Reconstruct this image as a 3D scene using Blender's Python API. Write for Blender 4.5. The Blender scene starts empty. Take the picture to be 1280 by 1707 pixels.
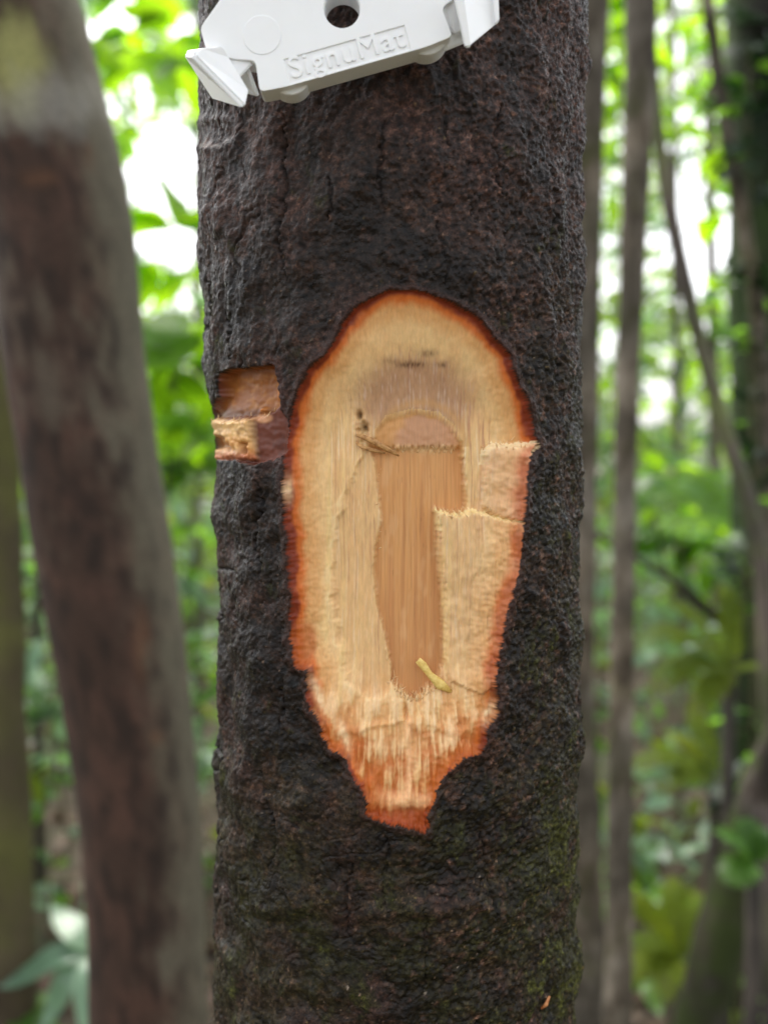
import bpy, bmesh, math, random
import numpy as np
from mathutils import Vector, Matrix, Quaternion

random.seed(11)
rng = np.random.default_rng(11)
scene = bpy.context.scene
COL = scene.collection
R = math.radians

# ------------------------------------------------------------------ camera
PITCH = R(3.6)
CAM = np.array([0.0, 0.0, 1.30])
LENS, SENS = 35.0, 36.0
FPX = LENS / SENS * 1707.0
cam_d = bpy.data.cameras.new('camera')
cam_d.sensor_fit = 'VERTICAL'; cam_d.sensor_height = SENS; cam_d.sensor_width = SENS
cam_d.lens = LENS
cam_d.clip_start = 0.01; cam_d.clip_end = 3000
cam_d.dof.use_dof = True; cam_d.dof.focus_distance = 0.2265
cam_d.dof.aperture_fstop = 10.0
cam = bpy.data.objects.new('camera', cam_d)
cam.location = CAM; cam.rotation_euler = (R(90) - PITCH, 0, 0)
COL.objects.link(cam); scene.camera = cam

# ------------------------------------------------------------------ light
SUN_EL, SUN_AZ = R(60), R(-22)          # thinly veiled high sun beyond the trees, so the near bark is in soft shade
world = bpy.data.worlds.new('World'); scene.world = world
world.use_nodes = True
wn = world.node_tree.nodes; wl = world.node_tree.links
sky = wn.new('ShaderNodeTexSky'); sky.sky_type = 'NISHITA'; sky.sun_disc = False
sky.sun_elevation = SUN_EL; sky.sun_rotation = SUN_AZ
sky.air_density = 1.0; sky.dust_density = 4.0; sky.ozone_density = 0.6
bg = wn['Background']; bg.inputs['Strength'].default_value = 0.14
hs = wn.new('ShaderNodeHueSaturation'); hs.inputs['Saturation'].default_value = 0.16     # overcast: greyer than clear air
wl.new(sky.outputs['Color'], hs.inputs['Color']); wl.new(hs.outputs['Color'], bg.inputs['Color'])
sun_d = bpy.data.lights.new('sun', 'SUN'); sun_d.energy = 1.5; sun_d.angle = R(35)
sun_d.color = (1.0, 0.94, 0.85)
sun = bpy.data.objects.new('sun', sun_d); COL.objects.link(sun)
sd = Vector((math.sin(SUN_AZ) * math.cos(SUN_EL), math.cos(SUN_AZ) * math.cos(SUN_EL), math.sin(SUN_EL)))
sun.rotation_euler = sd.to_track_quat('Z', 'Y').to_euler()
sun.location = (0, 0, 10)
scene.view_settings.view_transform = 'Standard'; scene.view_settings.look = 'None'
scene.view_settings.gamma = 1.0; scene.view_settings.use_curve_mapping = False
scene.view_settings.exposure = 1.95

# ------------------------------------------------------------------ helpers
SP, CP = math.sin(PITCH), math.cos(PITCH)

def P(px, py, Y):
    """photo pixel + distance -> world point"""
    a = (px - 640.0) / FPX; b = -(py - 853.5) / FPX
    d = np.array([a, CP + b * SP, -SP + b * CP])
    return CAM + d * (Y / d[1])

def project(x, y, z):
    dx, dy, dz = x - CAM[0], y - CAM[1], z - CAM[2]
    depth = dy * CP - dz * SP
    up = dy * SP + dz * CP
    return 640 + FPX * dx / depth, 853.5 - FPX * up / depth

_tab = np.random.default_rng(5)
_G = _tab.normal(size=(65536, 3)); _G /= np.linalg.norm(_G, axis=1)[:, None]
_G = _G.astype(np.float32)

def noise3(x, y, z, seed=0):
    x = np.asarray(x, np.float32); y = np.asarray(y, np.float32); z = np.asarray(z, np.float32)
    x, y, z = np.broadcast_arrays(x, y, z)
    xi = np.floor(x).astype(np.int64); yi = np.floor(y).astype(np.int64); zi = np.floor(z).astype(np.int64)
    fx = x - xi; fy = y - yi; fz = z - zi
    sx = fx * fx * fx * (fx * (fx * 6 - 15) + 10); sy = fy * fy * fy * (fy * (fy * 6 - 15) + 10)
    sz = fz * fz * fz * (fz * (fz * 6 - 15) + 10)
    out = 0
    for i in (0, 1):
        wx = sx if i else 1 - sx
        for j in (0, 1):
            wy = sy if j else 1 - sy
            for k in (0, 1):
                wz = sz if k else 1 - sz
                h = ((xi + i) * 73856093 + (yi + j) * 19349663 + (zi + k) * 83492791 + seed * 9176471)
                h = (h ^ (h >> 13) ^ (h >> 23)) & 65535
                g = _G[h]
                out = out + wx * wy * wz * (g[..., 0] * (fx - i) + g[..., 1] * (fy - j) + g[..., 2] * (fz - k))
    return out * 1.5

def fbm(x, y, z, octv=3, seed=0, gain=0.5):
    s = 0; a = 1.0; f = 1.0
    for o in range(octv):
        s = s + a * noise3(x * f, y * f, z * f, seed + o * 7)
        a *= gain; f *= 2.03
    return s

def sst(a, b, x):
    t = np.clip((x - a) / (b - a), 0, 1)
    return t * t * (3 - 2 * t)

def poly_sd(poly, u, v):
    """signed distance, positive inside"""
    poly = np.array(poly, float); n = len(poly)
    d2 = np.full(u.shape, 1e18); inside = np.zeros(u.shape, bool)
    for i in range(n):
        ax, ay = poly[i]; bx, by = poly[(i + 1) % n]
        ex, ey = bx - ax, by - ay
        t = np.clip(((u - ax) * ex + (v - ay) * ey) / (ex * ex + ey * ey + 1e-9), 0, 1)
        d2 = np.minimum(d2, (u - ax - t * ex) ** 2 + (v - ay - t * ey) ** 2)
        if ay != by:
            c = ((ay > v) != (by > v)) & (u < ex * (v - ay) / (by - ay) + ax)
            inside ^= c
    d = np.sqrt(d2)
    return np.where(inside, d, -d)

def ell(u, v, cx, cy, rx, ry):
    return np.sqrt(((u - cx) / rx) ** 2 + ((v - cy) / ry) ** 2)

def mix(a, b, t):
    return a + (np.asarray(b, float) - a) * t[..., None]

def S(r, g, b):
    f = lambda c: (c / 255 / 12.92) if c <= 10 else ((c / 255 + 0.055) / 1.055) ** 2.4
    return np.array([f(r), f(g), f(b)])

def tag(o, label=None, cat=None, group=None, kind=None):
    if label: o['label'] = label
    if cat: o['category'] = cat
    if group: o['group'] = group
    if kind: o['kind'] = kind
    return o

def empty(name, loc):
    o = bpy.data.objects.new(name, None); COL.objects.link(o)
    o.location = loc; o.empty_display_size = 0.02
    return o

def link(name, me, mat=None, parent=None):
    o = bpy.data.objects.new(name, me)
    if mat is not None and not me.materials: me.materials.append(mat)
    COL.objects.link(o)
    if parent is not None: o.parent = parent
    return o

def np_mesh(name, verts, faces, col=None, smooth=True, extra=None):
    """verts n x 3, faces m x k (k fixed)"""
    me = bpy.data.meshes.new(name)
    verts = np.asarray(verts, np.float32); faces = np.asarray(faces, np.int32)
    k = faces.shape[1]
    me.vertices.add(len(verts)); me.vertices.foreach_set('co', verts.ravel())
    me.loops.add(faces.size); me.loops.foreach_set('vertex_index', faces.ravel())
    me.polygons.add(len(faces))
    me.polygons.foreach_set('loop_start', np.arange(0, faces.size, k, dtype=np.int32))
    me.polygons.foreach_set('loop_total', np.full(len(faces), k, np.int32))
    if smooth: me.polygons.foreach_set('use_smooth', np.ones(len(faces), bool))
    me.update(calc_edges=True)
    if col is not None:
        a = me.attributes.new('col', 'FLOAT_COLOR', 'POINT')
        c = np.ones((len(verts), 4), np.float32); c[:, :col.shape[1]] = col
        a.data.foreach_set('color', c.ravel())
    if extra:
        for kx, vx in extra.items():
            a = me.attributes.new(kx, 'FLOAT', 'POINT'); a.data.foreach_set('value', np.asarray(vx, np.float32))
    me.validate()
    return me

# ------------------------------------------------------------------ materials
def new_mat(name):
    m = bpy.data.materials.new(name); m.use_nodes = True
    nt = m.node_tree; b = nt.nodes['Principled BSDF']
    return m, nt, b

def noise_node(nt, scale, detail=4, rough=0.6, coord='Object', vec_scale=None):
    tc = nt.nodes.new('ShaderNodeTexCoord')
    n = nt.nodes.new('ShaderNodeTexNoise')
    n.inputs['Scale'].default_value = scale; n.inputs['Detail'].default_value = detail
    n.inputs['Roughness'].default_value = rough
    src = tc.outputs[coord]
    if vec_scale:
        mp = nt.nodes.new('ShaderNodeMapping'); mp.inputs['Scale'].default_value = vec_scale
        nt.links.new(src, mp.inputs['Vector']); src = mp.outputs['Vector']
    nt.links.new(src, n.inputs['Vector'])
    return n

def ramp_node(nt, src, stops):
    r = nt.nodes.new('ShaderNodeValToRGB')
    el = r.color_ramp.elements
    while len(el) > 1: el.remove(el[-1])
    el[0].position = stops[0][0]; el[0].color = (*stops[0][1], 1)
    for p, c in stops[1:]:
        e = el.new(p); e.color = (*c, 1)
    nt.links.new(src, r.inputs['Fac'])
    return r

def attr_mat(name, rough=0.5, spec=0.5, bump_scale=2500, bump_dist=0.00015, var=0.35, fiber=None, sss=0.0, rough_attr=False):
    """colour from the mesh's own 'col' attribute (pigment), with grain and fine relief on top"""
    m, nt, b = new_mat(name)
    a = nt.nodes.new('ShaderNodeAttribute'); a.attribute_name = 'col'
    n = noise_node(nt, bump_scale, 3, 0.65, vec_scale=fiber)
    mr = nt.nodes.new('ShaderNodeMapRange')
    mr.inputs['From Min'].default_value = 0.3; mr.inputs['From Max'].default_value = 0.7
    mr.inputs['To Min'].default_value = 1 - var; mr.inputs['To Max'].default_value = 1 + var
    nt.links.new(n.outputs['Fac'], mr.inputs['Value'])
    mx = nt.nodes.new('ShaderNodeVectorMath'); mx.operation = 'SCALE'
    nt.links.new(a.outputs['Color'], mx.inputs[0]); nt.links.new(mr.outputs['Result'], mx.inputs['Scale'])
    nt.links.new(mx.outputs['Vector'], b.inputs['Base Color'])
    bp = nt.nodes.new('ShaderNodeBump'); bp.inputs['Strength'].default_value = 1.0
    bp.inputs['Distance'].default_value = bump_dist
    nt.links.new(n.outputs['Fac'], bp.inputs['Height']); nt.links.new(bp.outputs['Normal'], b.inputs['Normal'])
    b.inputs['Roughness'].default_value = rough
    if rough_attr:
        ra = nt.nodes.new('ShaderNodeAttribute'); ra.attribute_name = 'rough'
        nt.links.new(ra.outputs['Fac'], b.inputs['Roughness'])
    b.inputs['Specular IOR Level'].default_value = spec
    if sss > 0:
        b.inputs['Subsurface Weight'].default_value = sss
        b.inputs['Subsurface Radius'].default_value = (0.0016, 0.0008, 0.0004)
        b.inputs['Subsurface Scale'].default_value = 1.0
    return m

def bark_mat(name, stops, scale=18, moss=None, moss_amt=0.5, rough=0.75, vs=(1, 1, 0.5), bump=0.004):
    m, nt, b = new_mat(name)
    n = noise_node(nt, scale, 6, 0.65, vec_scale=vs)
    r = ramp_node(nt, n.outputs['Fac'], stops)
    out = r.outputs['Color']
    if moss:
        n2 = noise_node(nt, scale * 0.35, 5, 0.6)
        r2 = ramp_node(nt, n2.outputs['Fac'], [(max(0, 0.62 - moss_amt * 0.3), (0, 0, 0)), (0.75 - moss_amt * 0.3, (1, 1, 1))])
        mx = nt.nodes.new('ShaderNodeMix'); mx.data_type = 'RGBA'
        nt.links.new(r2.outputs['Color'], mx.inputs['Factor'])
        nt.links.new(out, mx.inputs[6]); mx.inputs[7].default_value = (*moss, 1)
        out = mx.outputs[2]
    n3 = noise_node(nt, 3.5, 3, 0.6)
    r3 = ramp_node(nt, n3.outputs['Fac'], [(0.3, (0.4, 0.4, 0.4)), (0.5, (0.9, 0.9, 0.9)), (0.68, (1.9, 1.8, 1.7))])
    mu = nt.nodes.new('ShaderNodeVectorMath'); mu.operation = 'MULTIPLY'
    nt.links.new(out, mu.inputs[0]); nt.links.new(r3.outputs['Color'], mu.inputs[1])
    nt.links.new(mu.outputs['Vector'], b.inputs['Base Color'])
    bp = nt.nodes.new('ShaderNodeBump'); bp.inputs['Distance'].default_value = bump
    nt.links.new(n.outputs['Fac'], bp.inputs['Height']); nt.links.new(bp.outputs['Normal'], b.inputs['Normal'])
    b.inputs['Roughness'].default_value = rough; b.inputs['Specular IOR Level'].default_value = 0.2
    return m

def leaf_mat(name, c, trans, tmix=0.5, rough=0.35, spec=0.5):
    m, nt, b = new_mat(name)
    oi = nt.nodes.new('ShaderNodeObjectInfo')
    n = noise_node(nt, 9, 3, 0.5)
    ad = nt.nodes.new('ShaderNodeMath'); ad.operation = 'ADD'
    nt.links.new(oi.outputs['Random'], ad.inputs[0]); nt.links.new(n.outputs['Fac'], ad.inputs[1])
    hf = nt.nodes.new('ShaderNodeMath'); hf.operation = 'MULTIPLY'; hf.inputs[1].default_value = 0.5
    nt.links.new(ad.outputs[0], hf.inputs[0])
    c = np.array(c); trans = np.array(trans)
    r = ramp_node(nt, hf.outputs[0], [(0.2, tuple(c * 0.6)), (0.5, tuple(c)), (0.8, tuple(np.minimum(c * np.array([1.7, 1.4, 1.3]), 1)))])
    r2 = ramp_node(nt, hf.outputs[0], [(0.2, tuple(trans * 0.7)), (0.8, tuple(np.minimum(trans * np.array([1.35, 1.2, 1.0]), 0.95)))])
    nt.links.new(r.outputs['Color'], b.inputs['Base Color'])
    b.inputs['Roughness'].default_value = rough; b.inputs['Specular IOR Level'].default_value = spec
    t = nt.nodes.new('ShaderNodeBsdfTranslucent'); nt.links.new(r2.outputs['Color'], t.inputs['Color'])
    ms = nt.nodes.new('ShaderNodeMixShader'); ms.inputs['Fac'].default_value = tmix
    nt.links.new(b.outputs['BSDF'], ms.inputs[1]); nt.links.new(t.outputs['BSDF'], ms.inputs[2])
    nt.links.new(ms.outputs['Shader'], nt.nodes['Material Output'].inputs['Surface'])
    return m

M = {}
M['bark'] = attr_mat('rough dark bark', 0.55, 0.22, 2200, 0.00022, 0.7, rough_attr=True)
M['cut'] = attr_mat('cut inner bark', 0.48, 0.28, 1300, 0.00005, 0.10, fiber=(1, 1, 0.25), sss=0.2)
M['wood'] = attr_mat('bare sapwood', 0.5, 0.35, 2600, 0.00007, 0.10, fiber=(1, 1, 0.03), sss=0.15)
M['lean_bark'] = attr_mat('smooth brown bark', 0.8, 0.25, 300, 0.0004, 0.2)
M['leaf_bright'] = leaf_mat('bright leaf', (0.085, 0.19, 0.010), (0.36, 0.68, 0.015), 0.6, 0.45, 0.3)
M['leaf_mid'] = leaf_mat('green leaf', (0.055, 0.135, 0.02), (0.20, 0.46, 0.035), 0.5, 0.4, 0.4)
M['leaf_pale'] = leaf_mat('glossy pale leaf', (0.11, 0.20, 0.13), (0.24, 0.48, 0.20), 0.35, 0.32, 0.7)
M['leaf_olive'] = leaf_mat('olive fern', (0.085, 0.125, 0.012), (0.30, 0.42, 0.02), 0.5, 0.7, 0.15)
M['leaf_dark'] = leaf_mat('dark frond', (0.010, 0.026, 0.012), (0.02, 0.06, 0.015), 0.25, 0.5, 0.25)
M['leaf_far'] = leaf_mat('distant leaf', (0.12, 0.21, 0.045), (0.42, 0.64, 0.10), 0.55, 0.4, 0.5)
M['litter'] = leaf_mat('fallen leaf', (0.10, 0.055, 0.035), (0.10, 0.05, 0.02), 0.15, 0.6)
M['pole'] = bark_mat('grey brown pole bark', [(0.32, (0.022, 0.016, 0.010)), (0.5, (0.10, 0.085, 0.064)), (0.68, (0.21, 0.185, 0.15))], 26, (0.055, 0.055, 0.022), 0.3)
M['pole_pale'] = bark_mat('pale grey bark', [(0.3, (0.05, 0.042, 0.036)), (0.7, (0.13, 0.11, 0.095))], 12, (0.10, 0.12, 0.05), 0.4)
M['mossy'] = bark_mat('mossy tan bark', [(0.3, (0.05, 0.038, 0.024)), (0.7, (0.13, 0.10, 0.06))], 10, (0.065, 0.065, 0.022), 0.6)
M['moss_stem'] = bark_mat('patchy mossy bark', [(0.32, (0.016, 0.012, 0.009)), (0.5, (0.035, 0.028, 0.022)), (0.68, (0.10, 0.085, 0.08))], 26, (0.03, 0.042, 0.010), 0.7)
M['dark_mossy'] = bark_mat('dark mossy bark', [(0.3, (0.010, 0.011, 0.008)), (0.7, (0.035, 0.032, 0.022))], 9, (0.025, 0.045, 0.012), 0.7)
M['twig'] = bark_mat('dark twig bark', [(0.3, (0.02, 0.017, 0.014)), (0.7, (0.05, 0.042, 0.034))], 40)
M['stem'] = bark_mat('green brown stem', [(0.3, (0.05, 0.05, 0.025)), (0.7, (0.11, 0.10, 0.05))], 30)

# ------------------------------------------------------------------ ground
def ground_h(x, y):
    return 0.05 * fbm(x * 0.35, y * 0.35, 0 * x, 3, 91) - 0.02

def make_ground():
    a = np.concatenate([-np.geomspace(900, 9, 18), np.linspace(-8, 8, 161), np.geomspace(9, 900, 18)])
    X, Y = np.meshgrid(a, a + 4, indexing='ij')
    Z = ground_h(X, Y) * np.exp(-(X ** 2 + Y ** 2) / 900)
    n = len(a)
    idx = np.arange(n * n).reshape(n, n)
    f = np.stack([idx[:-1, :-1], idx[1:, :-1], idx[1:, 1:], idx[:-1, 1:]], -1).reshape(-1, 4)
    me = np_mesh('ground', np.stack([X, Y, Z], -1).reshape(-1, 3), f)
    m, nt, b = new_mat('forest soil and litter')
    n1 = noise_node(nt, 14, 8, 0.7); n2 = noise_node(nt, 1.3, 4, 0.6)
    r = ramp_node(nt, n1.outputs['Fac'], [(0.3, (0.018, 0.012, 0.008)), (0.5, (0.05, 0.033, 0.02)), (0.66, (0.10, 0.07, 0.045)), (0.75, (0.15, 0.11, 0.075))])
    r2 = ramp_node(nt, n2.outputs['Fac'], [(0.45, (0, 0, 0)), (0.65, (1, 1, 1))])
    mx = nt.nodes.new('ShaderNodeMix'); mx.data_type = 'RGBA'
    nt.links.new(r2.outputs['Color'], mx.inputs['Factor']); nt.links.new(r.outputs['Color'], mx.inputs[6])
    mx.inputs[7].default_value = (0.035, 0.05, 0.015, 1)
    nt.links.new(mx.outputs[2], b.inputs['Base Color'])
    bp = nt.nodes.new('ShaderNodeBump'); bp.inputs['Distance'].default_value = 0.03
    nt.links.new(n1.outputs['Fac'], bp.inputs['Height']); nt.links.new(bp.outputs['Normal'], b.inputs['Normal'])
    b.inputs['Roughness'].default_value = 0.85
    tag(link('ground', me, m), kind='structure')
make_ground()

# ------------------------------------------------------------------ MAIN TREE: trunk surface as a carved radial height field
TY = 0.272                                # trunk axis distance
LEFT = [(-60, 327), (0, 328), (100, 331), (200, 328), (300, 329), (400, 326), (480, 332), (560, 342), (600, 338), (650, 345), (700, 352),
        (800, 353), (900, 359), (1000, 358), (1100, 356), (1200, 359), (1260, 352), (1400, 356), (1500, 350), (1600, 350), (1770, 349)]
RIGHT = [(-60, 980), (0, 978), (200, 975), (400, 973), (600, 970), (800, 972), (900, 972), (1000, 970), (1200, 968), (1400, 965), (1500, 964), (1770, 964)]
EPH = 1.0   # mm of bark relief already outside the base radius (trimmed off)

def trunk_profile(z):
    """centre x and base radius at world heights z"""
    dz = z - CAM[2]
    depth = TY * CP - dz * SP
    v = 853.5 - FPX * (TY * SP + dz * CP) / depth
    vv = np.clip(v, -60, 1770)
    xl = np.interp(vv, *zip(*LEFT)); xr = np.interp(vv, *zip(*RIGHT))
    re = (xr - xl) / 2 * depth / FPX
    # outside the frame keep the edge values, tapering gently
    rad = re * TY / np.sqrt(TY ** 2 + re ** 2) - EPH * 0.0007
    cx = ((xl + xr) / 2 - 640) * depth / FPX
    zt, zb = 1.43, 1.125
    i = np.argmin(np.abs(z - zt)); j = np.argmin(np.abs(z - zb))
    rad = np.where(z > zt, rad[i] * (1 - 0.06 * (z - zt)), np.where(z < zb, rad[j] * (1 + 0.10 * (zb - z)), rad))
    cx = np.where(z > zt, cx[i], np.where(z < zb, cx[j], cx))
    rad = rad * np.where(z < 0.12, 1 + 1.5 * ((0.12 - z) / 0.15) ** 2, 1)
    return cx, rad

STEP = 0.00028
zs = np.concatenate([np.linspace(-0.03, 1.10, 110), np.linspace(1.105, 1.133, 20), np.arange(1.135, 1.422, STEP), np.linspace(1.425, 1.46, 20), np.linspace(1.48, 4.2, 120)])
thf = np.arange(-R(86), R(86), STEP / 0.05)
ths = np.concatenate([thf, np.linspace(R(88), R(272), 60)])
ZZ, TT = np.meshgrid(zs, ths, indexing='ij')
cxr, rdr = trunk_profile(zs)
CX = cxr[:, None] + 0 * TT; R0 = rdr[:, None] + 0 * TT
nz, nt_ = ZZ.shape
sT, cT = np.sin(TT), np.cos(TT)
U, V = project(CX + (R0 - 0.0030) * sT, TY - (R0 - 0.0030) * cT, ZZ)
FRONT = (np.abs(TT) < R(86)) & (ZZ > 1.13) & (ZZ < 1.425)
U = np.where(FRONT, U, -5000.0)
# noise coordinates in mm
nx, ny, nzc = R0 * sT * 1000, R0 * cT * 1000, ZZ * 1000

# --- bark relief (mm)
lump = fbm(nx / 13, ny / 13, nzc / 16, 3, 1)
plates = fbm(nx / 5.0, ny / 5.0, nzc / 11, 2, 21)
gran = fbm(nx / 1.9, ny / 1.9, nzc / 2.3, 2, 31)
gran2 = fbm(nx / 1.05, ny / 1.05, nzc / 1.15, 2, 41)
wv = fbm(nx / 9, ny / 9, nzc / 9, 2, 51)
fis_a = np.abs(noise3(nx / 7 + wv * 0.8, ny / 7 + wv * 0.8, nzc / 42, 61))
fis = 1 - sst(0.0, 0.085, fis_a)                      # long vertical fissures
fis_b = np.abs(noise3(nx / 15 + wv, ny / 15, nzc / 4.5 + wv * 1.2, 71))
hcr = 1 - sst(0.0, 0.07, fis_b)                       # short cross cracks
tone0 = fbm(nx / 14, ny / 14, nzc / 14, 2, 115)
low = sst(1150, 1450, V) * (U > -1000)
fold = noise3(nx / 30, ny / 30, nzc / 7 + 0.5 * wv, 81)
pit = sst(0.28, 0.6, fbm(nx / 3.2, ny / 3.2, nzc / 3.6, 2, 101))
leftw = sst(560, 380, U) * (U > -1000)
H = (1.65 * lump + 0.30 * plates * (1 + 0.5 * leftw) + 0.20 * gran * (0.6 + 0.9 * sst(560, 850, U)) + 0.36 * gran2 * (0.7 + 0.7 * sst(560, 850, U))
     - 0.6 * fis * leftw * sst(-0.1, 0.3, tone0) - 0.45 * hcr * low * sst(0.0, 0.4, -tone0) + 1.0 * fold * low)
# cracks that run up the bark
CRACKS = [[(488, 195), (482, 260), (486, 330), (478, 400), (489, 470)], [(556, 300), (560, 340), (552, 372)], [(728, 168), (737, 215), (744, 250)], [(722, 372), (731, 410), (742, 455), (736, 480)],
          [(366, 470), (372, 520), (360, 575)], [(401, 470), (396, 530), (399, 600)], [(446, 800), (449, 850), (441, 905), (452, 960)], [(380, 880), (376, 960), (386, 1020), (380, 1090)], [(378, 1240), (388, 1262), (374, 1290)],
          [(480, 1130), (484, 1180), (474, 1230)], [(640, 1385), (652, 1412), (638, 1450), (644, 1500)], [(792, 1380), (800, 1440), (812, 1520)], [(590, 1430), (580, 1490), (586, 1560)], [(700, 1500), (712, 1560), (704, 1640)],
          [(456, 1330), (470, 1390), (462, 1440)], [(832, 700), (826, 640)], [(905, 600), (912, 650)], [(377, 946), (410, 950)], [(640, 210), (634, 300), (642, 360)], [(820, 180), (812, 250), (822, 330)], [(900, 280), (906, 360), (898, 430)]]
crk = np.zeros(U.shape)
fu, fv = U[FRONT], V[FRONT]
ju = fu + 4 * noise3(fu / 8, fv / 8, 0 * fu, 611) + 6 * noise3(fu / 26, fv / 26, 0 * fu, 612)
cf = np.zeros(fu.shape)
for pl in CRACKS:
    d2 = np.full(fu.shape, 1e9); tt_ = np.zeros(fu.shape)
    for k in range(len(pl) - 1):
        (ax, ay), (bx, by) = pl[k], pl[k + 1]
        t_ = np.clip(((ju - ax) * (bx - ax) + (fv - ay) * (by - ay)) / ((bx - ax) ** 2 + (by - ay) ** 2), 0, 1)
        dd = (ju - ax - t_ * (bx - ax)) ** 2 + (fv - ay - t_ * (by - ay)) ** 2
        m_ = dd < d2; d2 = np.where(m_, dd, d2); tt_ = np.where(m_, (k + t_) / (len(pl) - 1), tt_)
    wd_ = 2.1 * (0.35 + np.sin(np.pi * np.clip(tt_, 0, 1)))
    cf = np.maximum(cf, np.exp(-d2 / np.maximum(wd_, 0.4) ** 2))
crk[FRONT] = cf
scar = np.exp(-ell(U, V, 376, 226, 26, 18) ** 2)
H = H - (0.95 + 0.2 * leftw) * crk * np.clip(0.8 + gran2, 0.2, 1.3) - 0.9 * scar + 0.5 * np.exp(-((ell(U, V, 376, 226, 36, 26) - 1) / 0.25) ** 2)
# knob on the left edge beside the notch, swelling lower down
H = H + 1.3 * np.exp(-ell(U, V, 345, 618, 22, 26) ** 2) + 1.1 * np.exp(-ell(U, V, 365, 1275, 40, 50) ** 2) * (0.6 + plates)
ridge_line = np.exp(-((V - (1505 + 22 * noise3(U / 90, 0 * U, 0 * U, 7))) / 10.0) ** 2) * sst(380, 450, U) * sst(880, 760, U)
H = H + 0.5 * ridge_line * (0.6 + lump) - 0.4 * np.exp(-((V - (1528 + 22 * noise3(U / 90, 0 * U, 0 * U, 7))) / 8.0) ** 2) * sst(380, 450, U) * sst(880, 760, U)

# --- bark pigment
tone = fbm(nx / 16, ny / 16, nzc / 18, 3, 111)
fine = fbm(nx / 1.6, ny / 1.6, nzc / 1.6, 2, 121)
col = np.zeros(U.shape + (3,)) + np.array([0.021, 0.0155, 0.0125])
purp = np.clip(sst(520, 200, V) * 0.75 + sst(0.0, 0.5, tone) * 0.6, 0, 1)
purp = purp * (1 - 0.75 * sst(1.25, 0.5, ell(U, V, 590, 360, 130, 150) + 0.5 * tone))
col = mix(col, np.array([0.050, 0.031, 0.028]), purp)
col = mix(col, np.array([0.080, 0.045, 0.034]), sst(0.2, 0.7, fbm(nx / 7, ny / 7, nzc / 9, 2, 131)) * 0.55)
col = mix(col, np.array([0.006, 0.005, 0.0045]), sst(0.0, 0.6, -tone + 0.25 * sst(450, 700, V)) * 0.7)
col = mix(col, np.array([0.006, 0.005, 0.005]), np.clip(0.5 * fis * leftw + 1.0 * crk + 0.7 * scar, 0, 1) * 0.7)
col = mix(col, np.array([0.026, 0.032, 0.010]), np.clip(low * 0.7 + 0.6 * sst(800, 955, U) * sst(250, 800, V), 0, 1) * np.clip(0.6 + tone0, 0, 1))
flk = fbm(nx / 2.6, ny / 2.6, nzc / 2.0, 2, 125)
col = mix(col, np.array([0.092, 0.060, 0.050]), sst(0.15, 0.7, flk + 0.25 * tone) * (0.25 + 0.45 * sst(520, 800, U)) * (U > -1000))
col = col * (1 + 0.75 * np.clip(1.25 * fine, -1, 1.2))[..., None]
mossm = fbm(nx / 9, ny / 9, nzc / 11, 3, 141) + 0.5 * gran
mossw = np.clip(sst(800, 960, U) * 0.50 * sst(300, 800, V) + sst(430, 345, U) * 0.30 + low * (0.28 + 0.3 * sst(640, 900, U)), 0, 1)
mo = sst(0.55, 1.05, mossm + mossw)
col = mix(col, np.array([0.028, 0.034, 0.012]), mo * 0.8)
col = mix(col, np.array([0.065, 0.085, 0.018]), sst(1.1, 1.4, mossm + mossw) * 0.7)
spk = noise3(nx / 0.9, ny / 0.9, nzc / 0.9, 151)
col = mix(col, np.array([0.30, 0.24, 0.19]), sst(0.62, 0.8, spk + 0.12 * tone) * 0.55)
col = mix(col, np.array([0.36, 0.36, 0.33]), sst(0.84, 0.95, noise3(nx / 1.5, ny / 1.5, nzc / 1.3, 161) + 0.08 * low) * 0.8)
col = mix(col, np.array([0.16, 0.14, 0.06]), sst(0.55, 0.75, noise3(nx / 1.1, ny / 1.1, nzc / 1.1, 171) + 0.2 * mossw - 0.1) * 0.5)
grit = fbm(nx / 1.3, ny / 1.3, nzc / 1.15, 3, 128, 0.7)
rightw = sst(600, 820, U) * (U > -1000)
col = col * np.array([0.68, 0.54, 0.45]) * np.exp(np.clip(grit * (0.75 + 0.5 * rightw), -1.6, 1.5))[..., None]
rough = 0.52 + 0.2 * tone + 0.2 * mo - 0.55 * sst(0.1, 0.7, fbm(nx / 1.6, ny / 1.6, nzc / 1.4, 2, 138))

# --- the blaze
OUT = [(690, 487), (652, 486), (626, 499), (602, 511), (586, 530), (569, 562), (548, 598), (526, 615), (513, 642), (501, 680), (491, 715),
       (487, 745), (485, 800), (488, 850), (492, 900), (494, 950), (498, 1005), (493, 1035), (492, 1062), (497, 1092), (501, 1108), (519, 1112), (523, 1150), (525, 1180),
       (546, 1212), (553, 1240), (580, 1258), (590, 1292), (610, 1302), (614, 1350), (652, 1366), (706, 1380), (713, 1345),
       (724, 1312), (736, 1290), (762, 1262), (797, 1247), (799, 1212), (816, 1186), (813, 1150), (816, 1100), (827, 1060), (831, 1020),
       (844, 970), (853, 920), (855, 868), (860, 800), (863, 764), (882, 744), (876, 725), (871, 692), (856, 652), (841, 617), (836, 592),
       (816, 570), (796, 546), (780, 526), (742, 506), (716, 495)]
WOOD = [(618, 716), (640, 690), (690, 677), (740, 684), (766, 705), (781, 735), (783, 760), (787, 800), (789, 846), (780, 856), (762, 859), (731, 850),
        (735, 880), (734, 910), (742, 970), (745, 1000), (747, 1112), (735, 1140), (712, 1156), (692, 1172), (682, 1168), (662, 1150), (648, 1140), (648, 1110),
        (640, 1070), (631, 1040), (624, 1018), (618, 980), (617, 940), (622, 900), (630, 870), (628, 840), (622, 800), (618, 760), (606, 742)]
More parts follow.
